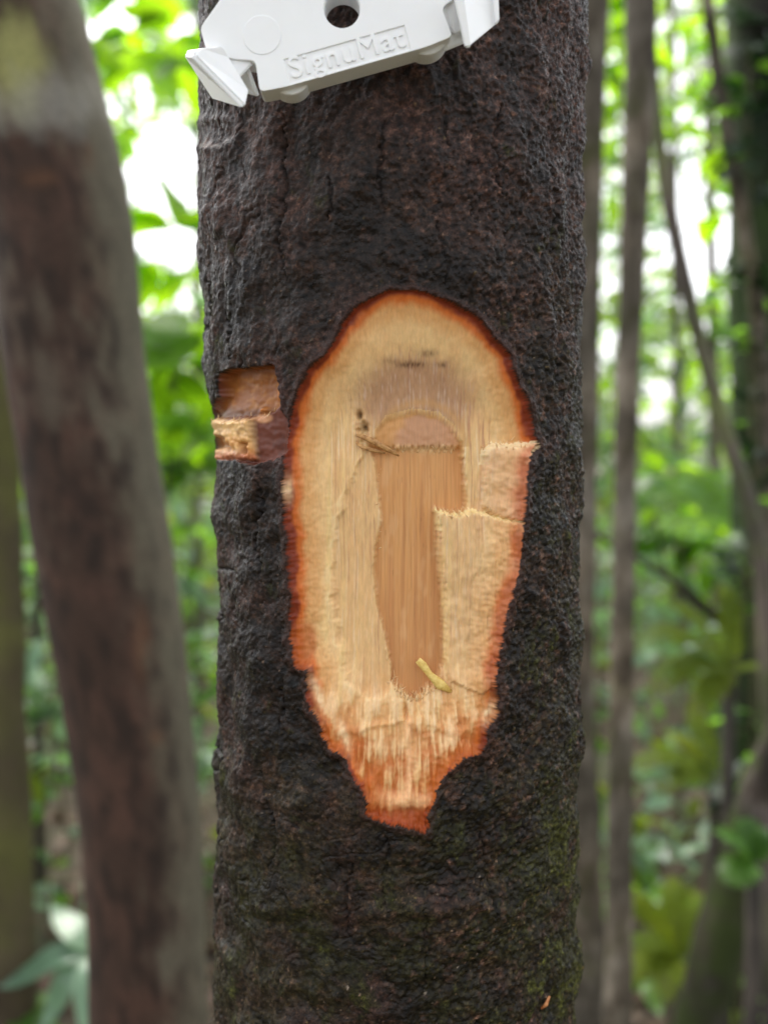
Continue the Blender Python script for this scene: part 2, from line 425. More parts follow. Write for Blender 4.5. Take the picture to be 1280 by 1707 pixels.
RA = [(812, 752), (826, 742), (882, 739), (866, 765), (860, 868), (812, 856), (800, 850), (804, 800)]
RB = [(731, 850), (760, 860), (790, 851), (856, 867), (860, 940), (850, 1000), (836, 1070), (822, 1130), (800, 1160), (752, 1140), (747, 1110), (745, 1000), (741, 970), (734, 910)]
NOTCH = [(380, 622), (400, 616), (468, 608), (477, 640), (480, 684), (493, 700), (489, 758), (470, 766), (440, 776), (400, 768), (365, 770), (358, 706), (370, 690), (380, 660)]
NHOLE = [(381, 620), (400, 614), (470, 606), (476, 640), (478, 668), (466, 688), (440, 700), (432, 696), (362, 700), (374, 688), (382, 660)]
NFLAP = [(357, 702), (375, 698), (410, 700), (434, 697), (437, 735), (441, 768), (400, 766), (366, 768)]

fw = (U > 330) & (U < 930) & (V > 440) & (V < 1420)
u, v = U[fw], V[fw]
zer = 0 * u
w1 = noise3(u / 22, v / 22, zer, 201); w2 = noise3(u / 22, v / 22, zer, 202)
w3 = noise3(u / 7, v / 7, zer, 203); w4 = noise3(u / 7, v / 7, zer, 204)
jag = 0.55 + 0.9 * sst(700, 1150, v)
so = poly_sd(OUT, u + jag * (4.0 * w1 + 2.6 * w3), v + jag * (4.0 * w2 + 2.6 * w4))
tooth = noise3(u / 3.6, v / 90, zer, 205)
si = poly_sd(WOOD, u + 2.0 * w3 + 2.0 * w1, v + (9 * tooth + 3 * noise3(u / 9, v / 60, zer, 206)) * sst(725, 765, v))
sa = poly_sd(RA, u + 2.5 * w3, v + 5 * tooth + 3 * w2)
sb = poly_sd(RB, u + 2.0 * w3 + 1.5 * w1, v + 6 * tooth + 3 * w2)
h0 = H[fw]
t = np.clip(so / (np.maximum(so, 0) + np.maximum(-si, 0) + 1e-6), 0, 1)
topw = sst(740, 640, v); bot = sst(1090, 1190, v)
uw = u + 5 * noise3(u / 60, v / 130, zer, 209) + 1.2 * noise3(u / 9, v / 50, zer, 210)
stk = noise3(uw / 3.0, v / 160, zer, 211) + 0.6 * noise3(uw / 1.7, v / 110, zer, 212)     # fibre streaks
stk_w = noise3(u / 11, v / 400, zer, 213)
# ring depth (mm below the base radius)
scoop = 1.3 + 5.4 * np.sin(np.clip(t, 0, 1) * math.pi / 2) ** 1.2
side = 1.2 + 3.3 * np.clip(t / 0.5, 0, 1) ** 0.8 + 1.3 * t
dep = side + (scoop - side) * topw
dep = dep + (0.8 + 4.6 * np.clip(t, 0, 1) ** 1.1 - dep) * bot * 0.85
rA = sst(0, 3, sa - 12 * sst(752, 775, v) * sst(830, 800, u)) * (1.9 - 0.6 * sst(750, 850, v) + 0.5 * fbm(u / 16, v / 24, zer, 2, 243))
rB = sst(0, 4, sb) * (2.0 - 1.2 * sst(870, 1080, v) + (0.2 + 0.3 * sst(900, 980, v)) * fbm(u / 17, v / 34, zer, 2, 244) + 0.2 * stk)
ringn = 0.16 * stk * (0.35 + 0.65 * sst(0.25, 0.5, t)) + 0.16 * fbm(u / 16, v / 60, zer, 2, 221)
lumpb = 0.75 * fbm(u / 26, v / 60, zer, 2, 231) + 0.55 * fbm(u / 6, v / 60, zer, 3, 232) + 0.10 * noise3(u / 4, v / 7, zer, 233)
lay = poly_sd([(604, 742), (650, 742), (650, 1160), (612, 1168), (572, 1135), (550, 1030), (545, 950), (556, 870), (574, 810), (592, 765)], u + 9 * w1 + 3 * w3 + 3 * tooth, v + 9 * w2)
layw = sst(-3, 8, lay) * (1 - topw)
ringn = ringn - 0.45 * layw + 0.22 * np.exp(-(lay / 3.5) ** 2) * (1 - topw) * (1 - bot)
ringn = ringn + bot * (0.95 * lumpb + 0.12 * w3) + 0.35 * sst(760, 900, v) * sst(770, 830, u) * fbm(u / 10, v / 14, zer, 2, 241)
ringn = ringn + 0.14 * (1 - sst(0.15, 0.4, t)) * fbm(u / 9, v / 22, zer, 2, 245)
hring = -dep + rA * (sa > 0) + rB * (sb > 0) + ringn
# bottom lip: pale curl and a ridge running down to it
lipc = np.exp(-ell(u, v, 680, 1330, 36, 13) ** 2)
ridge = np.exp(-((u - 681 - 2 * w1) / 5.0) ** 2) * sst(1185, 1205, v) * sst(1340, 1320, v)
slit = np.exp(-((u - 678) / 4.0) ** 2 - ((v - 1196) / 14.0) ** 2)
hring = hring + 1.0 * lipc + 0.55 * ridge - 1.6 * slit
tailcut = sst(1335, 1352, v) * (so > 0)
hring = hring - 0.4 * tailcut
hring = hring + 0.5 * np.exp(-((v - 1202 - 10 * w1 - 14 * np.abs(u - 670) / 90) / 7.0) ** 2) * bot * sst(545, 580, u) * sst(800, 770, u)
# frayed knot on the left of the wood
knot = np.exp(-ell(u, v, 598, 716, 11, 17) ** 2)
hring = hring + knot * (0.7 + 1.4 * w3)
dark_knot = np.exp(-ell(u, v, 603, 712, 7, 9) ** 2) + np.exp(-ell(u, v, 594, 692, 5, 7) ** 2)
hring = hring - 1.8 * dark_knot
# wood face
domew = sst(752, 742, v + 5 * tooth)
hwood = -7.6 + domew * (1.05 + 0.2 * noise3(u / 14, v / 12, zer, 251)) * (0.55 + 0.45 * sst(680, 735, v)) + 0.05 * stk + 0.04 * stk_w
hwood = hwood + 0.22 * np.exp(-((v - 748 - 5 * tooth) / 4.0) ** 2) * sst(640, 660, u) * sst(775, 760, u)
lipw = np.clip(si / (4.0 + 12.0 * sst(745, 725, v)), 0, 1); lipw = lipw * lipw * (3 - 2 * lipw)
hin = np.where(si > 0, hring * (1 - lipw) + hwood * lipw, hring)
edge = sst(-0.8, 2.6, so)
# bark thins to a crumbling edge at the outline
hb = np.where(so > -14, h0 * (0.8 + 0.2 * sst(0, -14, so)) + (0.55 + 0.35 * w1) * sst(-16, -3, so), h0)
hnew = hb * (1 - edge) + hin * edge

# --- the small notch to its left
sn = poly_sd(NOTCH, u + 2.4 * w3 + 2 * w1, v + 2.4 * w4 + 2 * w2)
sh = poly_sd(NHOLE, u + 1.6 * w3 + 1.5 * w1, v + 4 * noise3(u / 5, v / 12, zer, 261) + 1.5 * w2)
sf = poly_sd(NFLAP, u + 2.2 * w3, v + 4.0 * noise3(u / 5, v / 12, zer, 261) + 2 * w4)
nh = -1.5 + 0.3 * fbm(u / 18, v / 18, zer, 2, 271)
floor_ = -4.2 + 1.9 * sst(640, 700, v) + 0.28 * fbm(u / 15, v / 15, zer, 2, 281)
nh = nh + (floor_ - nh) * sst(0, 4, sh)
up_, vp_ = u + 7 * w1 + 4 * w3, v + 7 * w2 + 4 * w4
pits = np.exp(-ell(up_, vp_, 381, 738, 13, 12) ** 4) + 0.8 * np.exp(-ell(up_, vp_, 424, 748, 8, 9) ** 4) + 0.6 * np.exp(-ell(up_, vp_, 395, 746, 9, 5) ** 2)
flap_h = 0.25 + 0.5 * sst(722, 700, v) + 0.35 * fbm(u / 10, v / 10, zer, 2, 291) - 2.6 * pits - 0.4 * sst(715, 770, v)
nh = nh + (flap_h - nh) * sst(-3, 6, sf)
blob = np.exp(-ell(u, v, 446, 684, 6, 4) ** 2) * 1.6 + np.exp(-ell(u, v, 468, 658, 7, 12) ** 2) * 1.3
nh = nh + blob
en = sst(-0.5, 3.5, sn) * (1 - edge)
hnew = hnew * (1 - en) + nh * en
# dark bark teeth between notch and blaze
region = np.zeros(u.shape, int)
region[(edge > 0.35)] = 1
region[(si > 1.2) & (so > 0)] = 2
region[(en > 0.4)] = 3
H[fw] = hnew

# --- pigments of the cut surfaces
so2 = so + 5 * fbm(u / 26, v / 40, zer, 2, 301)
rimw = 1.0 + 0.5 * sst(600, 500, v) + 0.25 * sst(560, 500, u)
q = so2 / rimw
c = np.zeros(u.shape + (3,)) + S(120, 46, 20)
c = mix(c, S(132, 52, 28), sst(0, 5, q))
c = mix(c, S(198, 104, 40), sst(3, 9, q))
c = mix(c, S(212, 160, 102), sst(8, 20, q))
c = mix(c, S(226, 188, 132), sst(22, 44, q))
blush = np.clip(0.5 + fbm(u / 32, v / 60, zer, 3, 311), 0, 1)
c = mix(c, S(214, 160, 106), blush * sst(20, 40, q) * 0.35)
c = mix(c, S(228, 196, 132), sst(0.1, 0.6, stk_w) * sst(26, 46, q) * (1 - topw) * 0.6)
c = mix(c, S(172, 118, 92), sst(0.1, 0.7, stk) * sst(0.35, 0.6, t) * (1 - bot) * 0.7)
c = mix(c, S(242, 220, 184), sst(0.15, 0.7, -stk) * sst(0.3, 0.6, t) * (1 - topw) * 0.6)
c = mix(c, S(232, 202, 150), np.exp(-((lay + 3) / 4.5) ** 2) * (1 - topw) * sst(790, 850, v) * np.clip(0.5 + w1, 0, 0.8))
c = mix(c, S(208, 162, 112), layw * 0.35)
# grey purple fibre patch above the wood
fz = sst(1.15, 0.55, ell(u, v, 692, 662, 118, 78))
c = mix(c, S(160, 118, 92), fz * 0.75 * (si < 2))
c = mix(c, S(206, 176, 156), fz * sst(0.1, 0.5, noise3(u / 2.6, v / 70, zer, 321)) * sst(0.0, 0.35, noise3(u / 22, v / 26, zer, 322) + 0.3) * 0.7)
st1 = (np.exp(-ell(u, v, 688, 606, 26, 6) ** 2) * 0.9 + np.exp(-ell(u, v, 742, 607, 12, 6) ** 2) * 0.7 + np.exp(-ell(u, v, 716, 588, 16, 6) ** 2) * 0.6
       + np.exp(-ell(u, v, 650, 600, 14, 8) ** 2) * 0.35)
c = mix(c, S(84, 50, 32), np.clip(st1 * (0.75 + 0.9 * noise3(u / 3, v / 9, zer, 331)), 0, 0.9))
c = mix(c, S(194, 146, 90), np.exp(-((np.abs(ell(u, v, 705, 742, 92, 84) - 0.86)) / 0.09) ** 2) * (v < 745) * 0.6)
# bottom: torn, redder, pale crests
crest = np.clip(0.5 + 0.75 * lumpb + 0.12 * w3, 0, 1)
c = mix(c, S(208, 144, 84), bot * sst(0.75, 0.2, crest) * 0.6)
c = mix(c, S(182, 92, 30), sst(1215, 1300, v + 36 * w1 + 0.5 * np.abs(u - 675)) * sst(1.0, 0.3, crest) * 0.85)
c = mix(c, S(236, 200, 156), bot * sst(0.35, 0.95, crest) * sst(12, 26, q) * 0.6 * sst(1300, 1215, v + 25 * w1))
c = mix(c, S(232, 182, 132), np.clip(lipc * 1.2 * sst(2, 8, so) + ridge, 0, 1) * 0.85)
c = mix(c, S(150, 62, 26), np.clip(tailcut, 0, 1) * 0.7)
sliv = (np.exp(-ell(u - 0.35 * (v - 1158), v, 537, 1158, 6, 30) ** 2) + np.exp(-ell(u - 0.3 * (v - 1222), v, 577, 1222, 5, 24) ** 2)
        + np.exp(-ell(u + 0.5 * (v - 1186), v, 806, 1186, 6, 16) ** 2) + 0.8 * np.exp(-ell(u, v, 845, 940, 4, 12) ** 2) + 0.8 * np.exp(-ell(u, v, 489, 815, 5, 20) ** 2))
c = mix(c, S(238, 206, 160), np.clip(sliv * (0.9 + 0.5 * w3), 0, 0.9))
# raised torn strips on the right
c = mix(c, S(228, 186, 144), sst(0, 3, sa) * 0.65 * np.clip(0.8 + 0.5 * w1, 0, 1))
c = mix(c, S(222, 180, 132), sst(0, 3, sb) * 0.5 * np.clip(0.7 + 0.7 * noise3(u / 16, v / 30, zer, 341), 0, 1))
c = mix(c, S(246, 222, 176), np.exp(-(np.maximum(sa, 0) / 6) ** 2) * (sa > -2) * (v < 775) * 0.8)
c = mix(c, S(246, 222, 160), np.exp(-(np.maximum(sb, 0) / 5) ** 2) * (sb > -2) * (v < 885) * 0.8)
c = mix(c, S(182, 88, 42), sst(17, 2, q + 7 * w1) * (so > 0) * (sst(0, 3, sa) + sst(0, 3, sb)).clip(0, 1) * 0.7)
c = mix(c, S(190, 148, 92), knot * 0.6)
c = mix(c, S(70, 44, 24), np.clip(dark_knot, 0, 1) * 0.7)
# orange flake on the lower left rim
c = mix(c, S(170, 84, 28), sst(1.2, 0.7, ell(u, v, 508, 1075, 20, 42)) * 0.7)
cw = np.zeros(u.shape + (3,)) + S(206, 150, 92)
cw = mix(cw, S(176, 120, 74), sst(0.05, 0.6, stk) * 0.5)
cw = mix(cw, S(212, 160, 108), sst(0.05, 0.6, -stk) * 0.6)
cw = mix(cw, S(172, 112, 68), sst(0.0, 0.5, stk_w) * 0.4)
cw = mix(cw, S(188, 130, 82), sst(900, 1150, v) * 0.45)
cw = mix(cw, S(128, 82, 48), sst(0.55, 0.8, noise3(uw / 1.8, v / 22, zer, 215)) * 0.3)
cw = mix(cw, S(214, 166, 116), sst(0.2, 0.7, fbm(u / 30, v / 70, zer, 3, 216)) * 0.5)
cw = mix(cw, S(200, 146, 88), domew)
cw = mix(cw, S(186, 138, 104), domew * 0.85 * sst(1.1, 0.75, ell(u, v, 716, 724, 62, 34) + 0.3 * w1))
cw = mix(cw, S(226, 186, 136), np.exp(-((v - 748 - 6 * tooth) / 5.0) ** 2) * sst(640, 660, u) * sst(778, 760, u) * 0.8)
cw = mix(cw, S(206, 132, 70), sst(740, 785, u) * sst(860, 760, v) * 0.3)
c = np.where((si > 0)[..., None], c + (cw - c) * lipw[..., None], c)
# notch pigments
cn = np.zeros(u.shape + (3,)) + S(100, 50, 34)
cn = mix(cn, S(138, 82, 32), sst(0, 3, sh) * np.clip(0.95 + 0.3 * w1, 0, 1))
cn = mix(cn, S(168, 110, 44), sst(0, 4, sh) * sst(-0.1, 0.6, fbm(u / 18, v / 14, zer, 2, 351)) * 0.7)
cn = mix(cn, S(110, 56, 28), sst(690, 672, v) * sst(632, 618, v) * 0.5)
cn = mix(cn, S(70, 40, 26), sst(0, 3, sh) * sst(672, 690, v) * 0.6)
cn = mix(cn, S(224, 182, 122), sst(-4, 5, sf) * np.clip(0.85 + 0.4 * w3 + 0.3 * w1, 0, 1) * sst(775, 740, v + 10 * w1))
cn = mix(cn, S(196, 132, 62), sst(0, 3, sf) * sst(712, 745, v) * np.clip(0.4 + w1, 0, 0.8))
cn = mix(cn, S(176, 96, 72), sst(0, 3, sf) * sst(745, 765, v) * 0.7)
cn = mix(cn, S(120, 66, 28), np.clip(pits, 0, 1) * sst(0, 3, sf) * 0.6)
cn = mix(cn, S(76, 40, 32), sst(-0.1, 0.6, w1 + 0.5 * w3) * (sf < 0) * (sh < 0) * 0.6)
cn = mix(cn, S(204, 150, 108), sst(1.2, 0.6, ell(u, v, 447, 697, 16, 9)) * 0.8)
cn = mix(cn, S(186, 118, 60), np.clip(blob / 1.3, 0, 1) * 0.8)
cb = col[fw]
cb = mix(cb, np.array([0.040, 0.017, 0.012]), sst(-14, -2, so) * (0.6 + 0.2 * topw))
cb = mix(cb, np.array([0.05, 0.02, 0.016]), sst(-18, -3, sn) * sst(440, 480, u) * 0.6)
cc = np.where((region == 0)[..., None], cb, c)
cc = np.where((region == 3)[..., None], cn, cc)
col[fw] = np.clip(cc, 0.003, 0.95)
REG = np.zeros(U.shape, int); REG[fw] = region

RR = R0 + H * 0.001
X = CX + RR * sT; Y = TY - RR * cT; Zc = ZZ + 0
# stump base and main tree root object
base = np.array([float(np.interp(0, zs, cxr)), TY, 0.0])
XYZ = np.stack([X - base[0], Y - base[1], Zc], -1).reshape(-1, 3)
idx = np.arange(nz * nt_).reshape(nz, nt_)
nxt = np.roll(idx, -1, axis=1)
F = np.stack([idx[:-1], nxt[:-1], nxt[1:], idx[1:]], -1).reshape(-1, 4)
fr = REG.ravel()[F]
freg = np.where((fr == 3).sum(1) >= 2, 3, np.where((fr == 2).sum(1) >= 3, 2, np.where((fr >= 1).sum(1) >= 2, 1, 0)))
cflat = col.reshape(-1, 3); rflat = np.clip(rough, 0.2, 0.9).ravel()
tree = empty('tree', base)
tag(tree, 'dark rough-barked trunk with a long tan blaze cut through its bark', 'tree')
def sub(name, r, mat, parent):
    f = F[freg == r]
    used, inv = np.unique(f, return_inverse=True)
    me = np_mesh(name, XYZ[used], inv.reshape(-1, 4), cflat[used], extra={'rough': rflat[used]} if r == 0 else None)
    return link(name, me, mat, parent)
trunk = sub('trunk', 0, M['bark'], tree)
blaze = sub('blaze', 1, M['cut'], tree)
wood_face = sub('wood_face', 2, M['wood'], blaze)
notch = sub('notch', 3, M['cut'], tree)
notch['label'] = 'small ochre notch with a pale torn flap below it'
blaze['label'] = 'long cut with red brown rim and cream inner bark'

# lookup of surface points from photo pixels
_m = FRONT.ravel()
_pu, _pv = U.ravel()[_m], V.ravel()[_m]
_pw = np.stack([X, Y, Zc], -1).reshape(-1, 3)[_m]
def surf(pu, pv, lift=0.0):
    i = np.argmin((_pu - pu) ** 2 + (_pv - pv) ** 2)
    p = _pw[i].copy(); p[1] -= lift * 0.001
    return p

def tube_np(path, radii, ns=6, flat=1.0):
    path = np.asarray(path, float); n = len(path)
    radii = np.broadcast_to(np.asarray(radii, float), (n,))
    tg = np.gradient(path, axis=0); tg /= np.linalg.norm(tg, axis=1)[:, None] + 1e-12
    ref = np.array([0.0, -1.0, 0.0]) if abs(tg[0, 1]) < 0.9 else np.array([1.0, 0, 0])
    V_ = []
    for i in range(n):
        a = np.cross(tg[i], ref); a /= np.linalg.norm(a) + 1e-12
        b = np.cross(a, tg[i])
        for k in range(ns):
            an = 2 * math.pi * k / ns
            V_.append(path[i] + radii[i] * (math.cos(an) * a + flat * math.sin(an) * b))
    F_ = []
    for i in range(n - 1):
        for k in range(ns):
            F_.append((i * ns + k, i * ns + (k + 1) % ns, (i + 1) * ns + (k + 1) % ns, (i + 1) * ns + k))
    V_ = V_ + [path[0], path[-1]]
    c0, c1 = n * ns, n * ns + 1
    for k in range(ns):
        F_.append((c0, (k + 1) % ns, k, k)); F_.append((c1, (n - 1) * ns + k, (n - 1) * ns + (k + 1) % ns, (n - 1) * ns + (k + 1) % ns))
    return np.array(V_), F_

def mesh_from(name, V_, F_, smooth=True):
    me = bpy.data.meshes.new(name)
    me.from_pydata([tuple(p) for p in V_], [], [tuple(dict.fromkeys(f)) for f in F_])
    if smooth:
        me.polygons.foreach_set('use_smooth', np.ones(len(me.polygons), bool))
    me.update()
    return me

def plain_mat(name, stops, scale, rough=0.55, vs=None, bump=0.0002, sss=0.0):
    m, nt, b = new_mat(name)
    n = noise_node(nt, scale, 4, 0.6, vec_scale=vs)
    r = ramp_node(nt, n.outputs['Fac'], stops)
    nt.links.new(r.outputs['Color'], b.inputs['Base Color'])
    bp = nt.nodes.new('ShaderNodeBump'); bp.inputs['Distance'].default_value = bump
    nt.links.new(n.outputs['Fac'], bp.inputs['Height']); nt.links.new(bp.outputs['Normal'], b.inputs['Normal'])
    b.inputs['Roughness'].default_value = rough
    if sss: b.inputs['Subsurface Weight'].default_value = sss; b.inputs['Subsurface Radius'].default_value = (0.002, 0.0015, 0.001)
    return m
M['splinter_y'] = plain_mat('yellow splinter', [(0.3, tuple(S(206, 166, 76))), (0.7, tuple(S(238, 210, 128)))], 900)
M['splinter_t'] = plain_mat('tan splinter', [(0.3, tuple(S(140, 92, 46))), (0.7, tuple(S(206, 158, 98)))], 900)
M['fibre'] = plain_mat('pale fibres', [(0.3, tuple(S(216, 168, 112))), (0.7, tuple(S(244, 218, 170)))], 600)

def splinter(label, pts, rad, mat, flat=0.45):
    path = np.array([surf(pu, pv, l) for pu, pv, l in pts]) - base
    V_, F_ = tube_np(path, np.array(rad) * 0.001, 7, flat)
    V_ = V_ + 0.00012 * np.stack([noise3(V_[:, 0] * 900, V_[:, 1] * 900, V_[:, 2] * 900, s) for s in (1, 2, 3)], -1)
    o = link('splinter', mesh_from('splinter', V_, F_), mat, blaze)
    o['label'] = label
splinter('yellow splinter at the foot of the bare wood', [(755, 1155, 0.3), (738, 1143, 1.6), (722, 1128, 2.2), (708, 1112, 2.4), (699, 1104, 2.5)], [0.5, 1.3, 0.75, 0.95, 0.8], M['splinter_y'], 0.25)
splinter('tan splinter lying across the top of the bare wood', [(592, 724, 1.2), (604, 730, 1.6), (622, 738, 2.4), (645, 750, 2.0), (664, 759, 1.2)], [0.35, 0.6, 0.75, 0.6, 0.2], M['splinter_t'])
splinter('tan splinter lying across the top of the bare wood', [(590, 738, 0.8), (600, 746, 1.5), (622, 752, 2.0), (640, 756, 1.6)], [0.3, 0.45, 0.5, 0.2], M['splinter_t'])

def fibres():
    Vs, Fs, o = [], [], 0
    def add(p, d, ln, r):
        nonlocal o
        d = d / np.linalg.norm(d)
        bend = rng.normal(size=3) * 0.25
        path = np.array([p - d * ln * 0.25, p + d * ln * 0.35, p + d * ln * 0.7 + bend * ln * 0.25, p + d * ln + bend * ln * 0.5])
        V_, F_ = tube_np(path, np.array([r, r, r * 0.7, r * 0.15]), 4)
        Vs.append(V_); Fs.extend([tuple(np.array(f) + o) for f in F_]); o += len(V_)
    edge_runs = [([(648, 1140), (662, 1152), (684, 1170), (700, 1168), (716, 1158), (740, 1146)], 60, (0, -0.3, 1), 1.5),
                 ([(734, 853), (760, 862), (790, 852)], 16, (0, -0.3, 1), 1.2), ([(800, 850), (852, 866)], 10, (0, -0.4, 1), 0.9),
                 ([(806, 745), (880, 742)], 16, (0, -0.5, 1), 1.1), ([(655, 752), (772, 752)], 22, (0, -0.4, 1), 1.0),
                 ([(360, 702), (434, 699)], 12, (0, -0.6, 1), 1.0), ([(440, 695), (460, 688)], 5, (0.2, -0.6, 1), 1.2),
                 ([(628, 770), (626, 820), (632, 870), (620, 930)], 10, (0.3, -0.5, 0.4), 0.8)]
    for pts, n, d, ln in edge_runs:
        pts = np.array(pts, float)
        seg = np.concatenate([[0], np.cumsum(np.linalg.norm(np.diff(pts, axis=0), axis=1))])
        for s in rng.uniform(0, seg[-1], n):
            pu = np.interp(s, seg, pts[:, 0]) + rng.normal() * 3; pv = np.interp(s, seg, pts[:, 1]) + rng.normal() * 4
            dd = np.array(d) + rng.normal(size=3) * 0.35
            add(surf(pu, pv) - base, dd, ln * 0.001 * rng.uniform(0.5, 1.3), 0.00010 * rng.uniform(0.6, 1.5))
    ob = link('torn_fibre', mesh_from('torn_fibre', np.concatenate(Vs), Fs), M['fibre'], blaze)
    ob['kind'] = 'stuff'
fibres()

# a loose scrap of dry bark stuck low on the trunk
def bark_scrap(name, label, pts, rad, mat, flat=0.4):
    path = np.array([surf(a, b, l) for a, b, l in pts]) - base
    V_, F_ = tube_np(path, np.array(rad) * 0.001, 6, flat)
    o = link(name, mesh_from(name, V_, F_), mat, tree); o['label'] = label
M['scrap'] = plain_mat('dry scrap', [(0.3, tuple(S(150, 84, 40))), (0.7, tuple(S(214, 150, 96)))], 700)
bark_scrap('dry_flake', 'small orange brown flake low on the bark', [(886, 1674, 0.2), (892, 1664, 0.9), (896, 1650, 0.8)], [0.3, 0.55, 0.3], M['scrap'])

# ------------------------------------------------------------------ white plastic tag holder
M['plastic'] = plain_mat('white moulded plastic', [(0.3, (0.82, 0.83, 0.83)), (0.7, (0.87, 0.88, 0.88))], 60, 0.38, bump=0.00004, sss=0.2)
YT = 0.2110                                # front face distance
TO = P(570, 15, YT)                        # hole centre on the front face
PXM = YT / (FPX * (CP + (853.5 - 15) / FPX * SP)) * 1.0   # metres per photo pixel on that plane
TAGROT = R(15.5)
holder = empty('tag_holder', TO)
tag(holder, 'white plastic tag holder with a round hole and raised lettering, fixed high on the trunk', 'tag holder')

def tag_pt(lx, ly, depth):
    """tag-local photo pixels (hole = origin, y up) + depth behind the front face (m) -> coords relative to the holder"""
    x = (lx * math.cos(TAGROT) - ly * math.sin(TAGROT)) * PXM
    z = (lx * math.sin(TAGROT) + ly * math.cos(TAGROT)) * PXM
    return np.array([x, depth, z])

def slab_curve(name, loops, depth0, depth1, bevel, parent=holder, mat='plastic'):
    """extruded, bevelled outline with holes: loops in tag-local pixels"""
    cu = bpy.data.curves.new(name, 'CURVE'); cu.dimensions = '2D'; cu.fill_mode = 'BOTH'
    half = abs(depth1 - depth0) / 2
    cu.extrude = max(half - bevel, 1e-5); cu.bevel_depth = bevel; cu.bevel_resolution = 3
    cu.offset = -bevel
    for lp in loops:
        s = cu.splines.new('POLY'); s.points.add(len(lp) - 1); s.use_cyclic_u = True
        for i, (a, b) in enumerate(lp):
            s.points[i].co = (a * PXM, b * PXM, 0, 1)
    tmp = bpy.data.objects.new(name, cu); COL.objects.link(tmp)
    dg = bpy.context.evaluated_depsgraph_get(); dg.update()
    me = bpy.data.meshes.new_from_object(tmp.evaluated_get(dg))
    bpy.data.objects.remove(tmp); bpy.data.curves.remove(cu)
    n = len(me.vertices); co = np.empty(n * 3, np.float32); me.vertices.foreach_get('co', co); co = co.reshape(-1, 3)
    ca, sa_ = math.cos(TAGROT), math.sin(TAGROT)
    out = np.stack([co[:, 0] * ca - co[:, 1] * sa_, (depth0 + depth1) / 2 - co[:, 2], co[:, 0] * sa_ + co[:, 1] * ca], -1)
    me.vertices.foreach_set('co', out.astype(np.float32).ravel()); me.update()
    me.materials.clear()
    for p in me.polygons: p.use_smooth = False
    o = link(name, me, M[mat], parent)
    return o

def circ(cx, cy, r, n=40, a0=0, a1=360):
    return [(cx + r * math.cos(R(a0 + (a1 - a0) * i / n)), cy + r * math.sin(R(a0 + (a1 - a0) * i / n))) for i in range(n)]

def rounded(poly, r=6, n=4):
    out = []
    m_ = len(poly)
    for i in range(m_):
        p0, p1, p2 = np.array(poly[i - 1], float), np.array(poly[i], float), np.array(poly[(i + 1) % m_], float)
        d0 = (p0 - p1); l0 = np.linalg.norm(d0); d2 = (p2 - p1); l2 = np.linalg.norm(d2)
        rr = min(r, l0 * 0.45, l2 * 0.45)
        a, b = p1 + d0 / l0 * rr, p1 + d2 / l2 * rr
        for k in range(n + 1):
            s = k / n
            out.append(tuple((1 - s) ** 2 * a + 2 * s * (1 - s) * p1 + s * s * b))
    return out
BODY = [(-150, 108), (150, 108), (190, 70), (236, 34), (236, -12), (196, -30), (161, -42), (166, -92), (120, -97), (-124, -97), (-169, -93), (-162, -42), (-196, -30), (-236, -8), (-236, 34), (-190, 70)]
PANEL = [(-116, -53), (-116, -94), (93, -94), (93, -53)]
bodyr = rounded(BODY, 9)
slab_curve('face_plate', [bodyr, circ(0, 0, 31)[::-1], PANEL[::-1]], 0.0, 0.0007, 0.00014)
slab_curve('back_plate', [bodyr, circ(0, 0, 29.5)[::-1]], 0.00028, 0.0068, 0.0003)
slab_curve('gate_mark', [circ(-140, -5, 32)], -0.00012, 0.0006, 0.0001)
slab_curve('foot_lobe', [circ(-112, -70, 36)], 0.0022, 0.0078, 0.0004)
slab_curve('foot_lobe', [circ(128, -66, 38)], 0.0022, 0.0078, 0.0004)
# lettering
tcu = bpy.data.curves.new('raised_lettering', 'FONT'); tcu.body = 'SignuMat'
tcu.align_x = 'CENTER'; tcu.size = 50 * PXM; tcu.extrude = 0.00014; tcu.bevel_depth = 0.00004; tcu.space_character = 1.12
tmp = bpy.data.objects.new('raised_lettering', tcu); COL.objects.link(tmp)
dg = bpy.context.evaluated_depsgraph_get(); dg.update()
tme = bpy.data.meshes.new_from_object(tmp.evaluated_get(dg)); bpy.data.objects.remove(tmp)
co = np.empty(len(tme.vertices) * 3, np.float32); tme.vertices.foreach_get('co', co); co = co.reshape(-1, 3)
w_ = co[:, 0].max() - co[:, 0].min()
sx_ = 198 * PXM / w_; mid = (co[:, 0].max() + co[:, 0].min()) / 2
lx = (co[:, 0] - mid) * sx_ - 11.5 * PXM; ly = co[:, 1] - 86 * PXM
ca, sa_ = math.cos(TAGROT), math.sin(TAGROT)
tme.vertices.foreach_set('co', np.stack([lx * ca - ly * sa_, 0.00016 - co[:, 2], lx * sa_ + ly * ca], -1).astype(np.float32).ravel()); tme.update()
tme.materials.clear(); link('raised_lettering', tme, M['plastic'], holder)

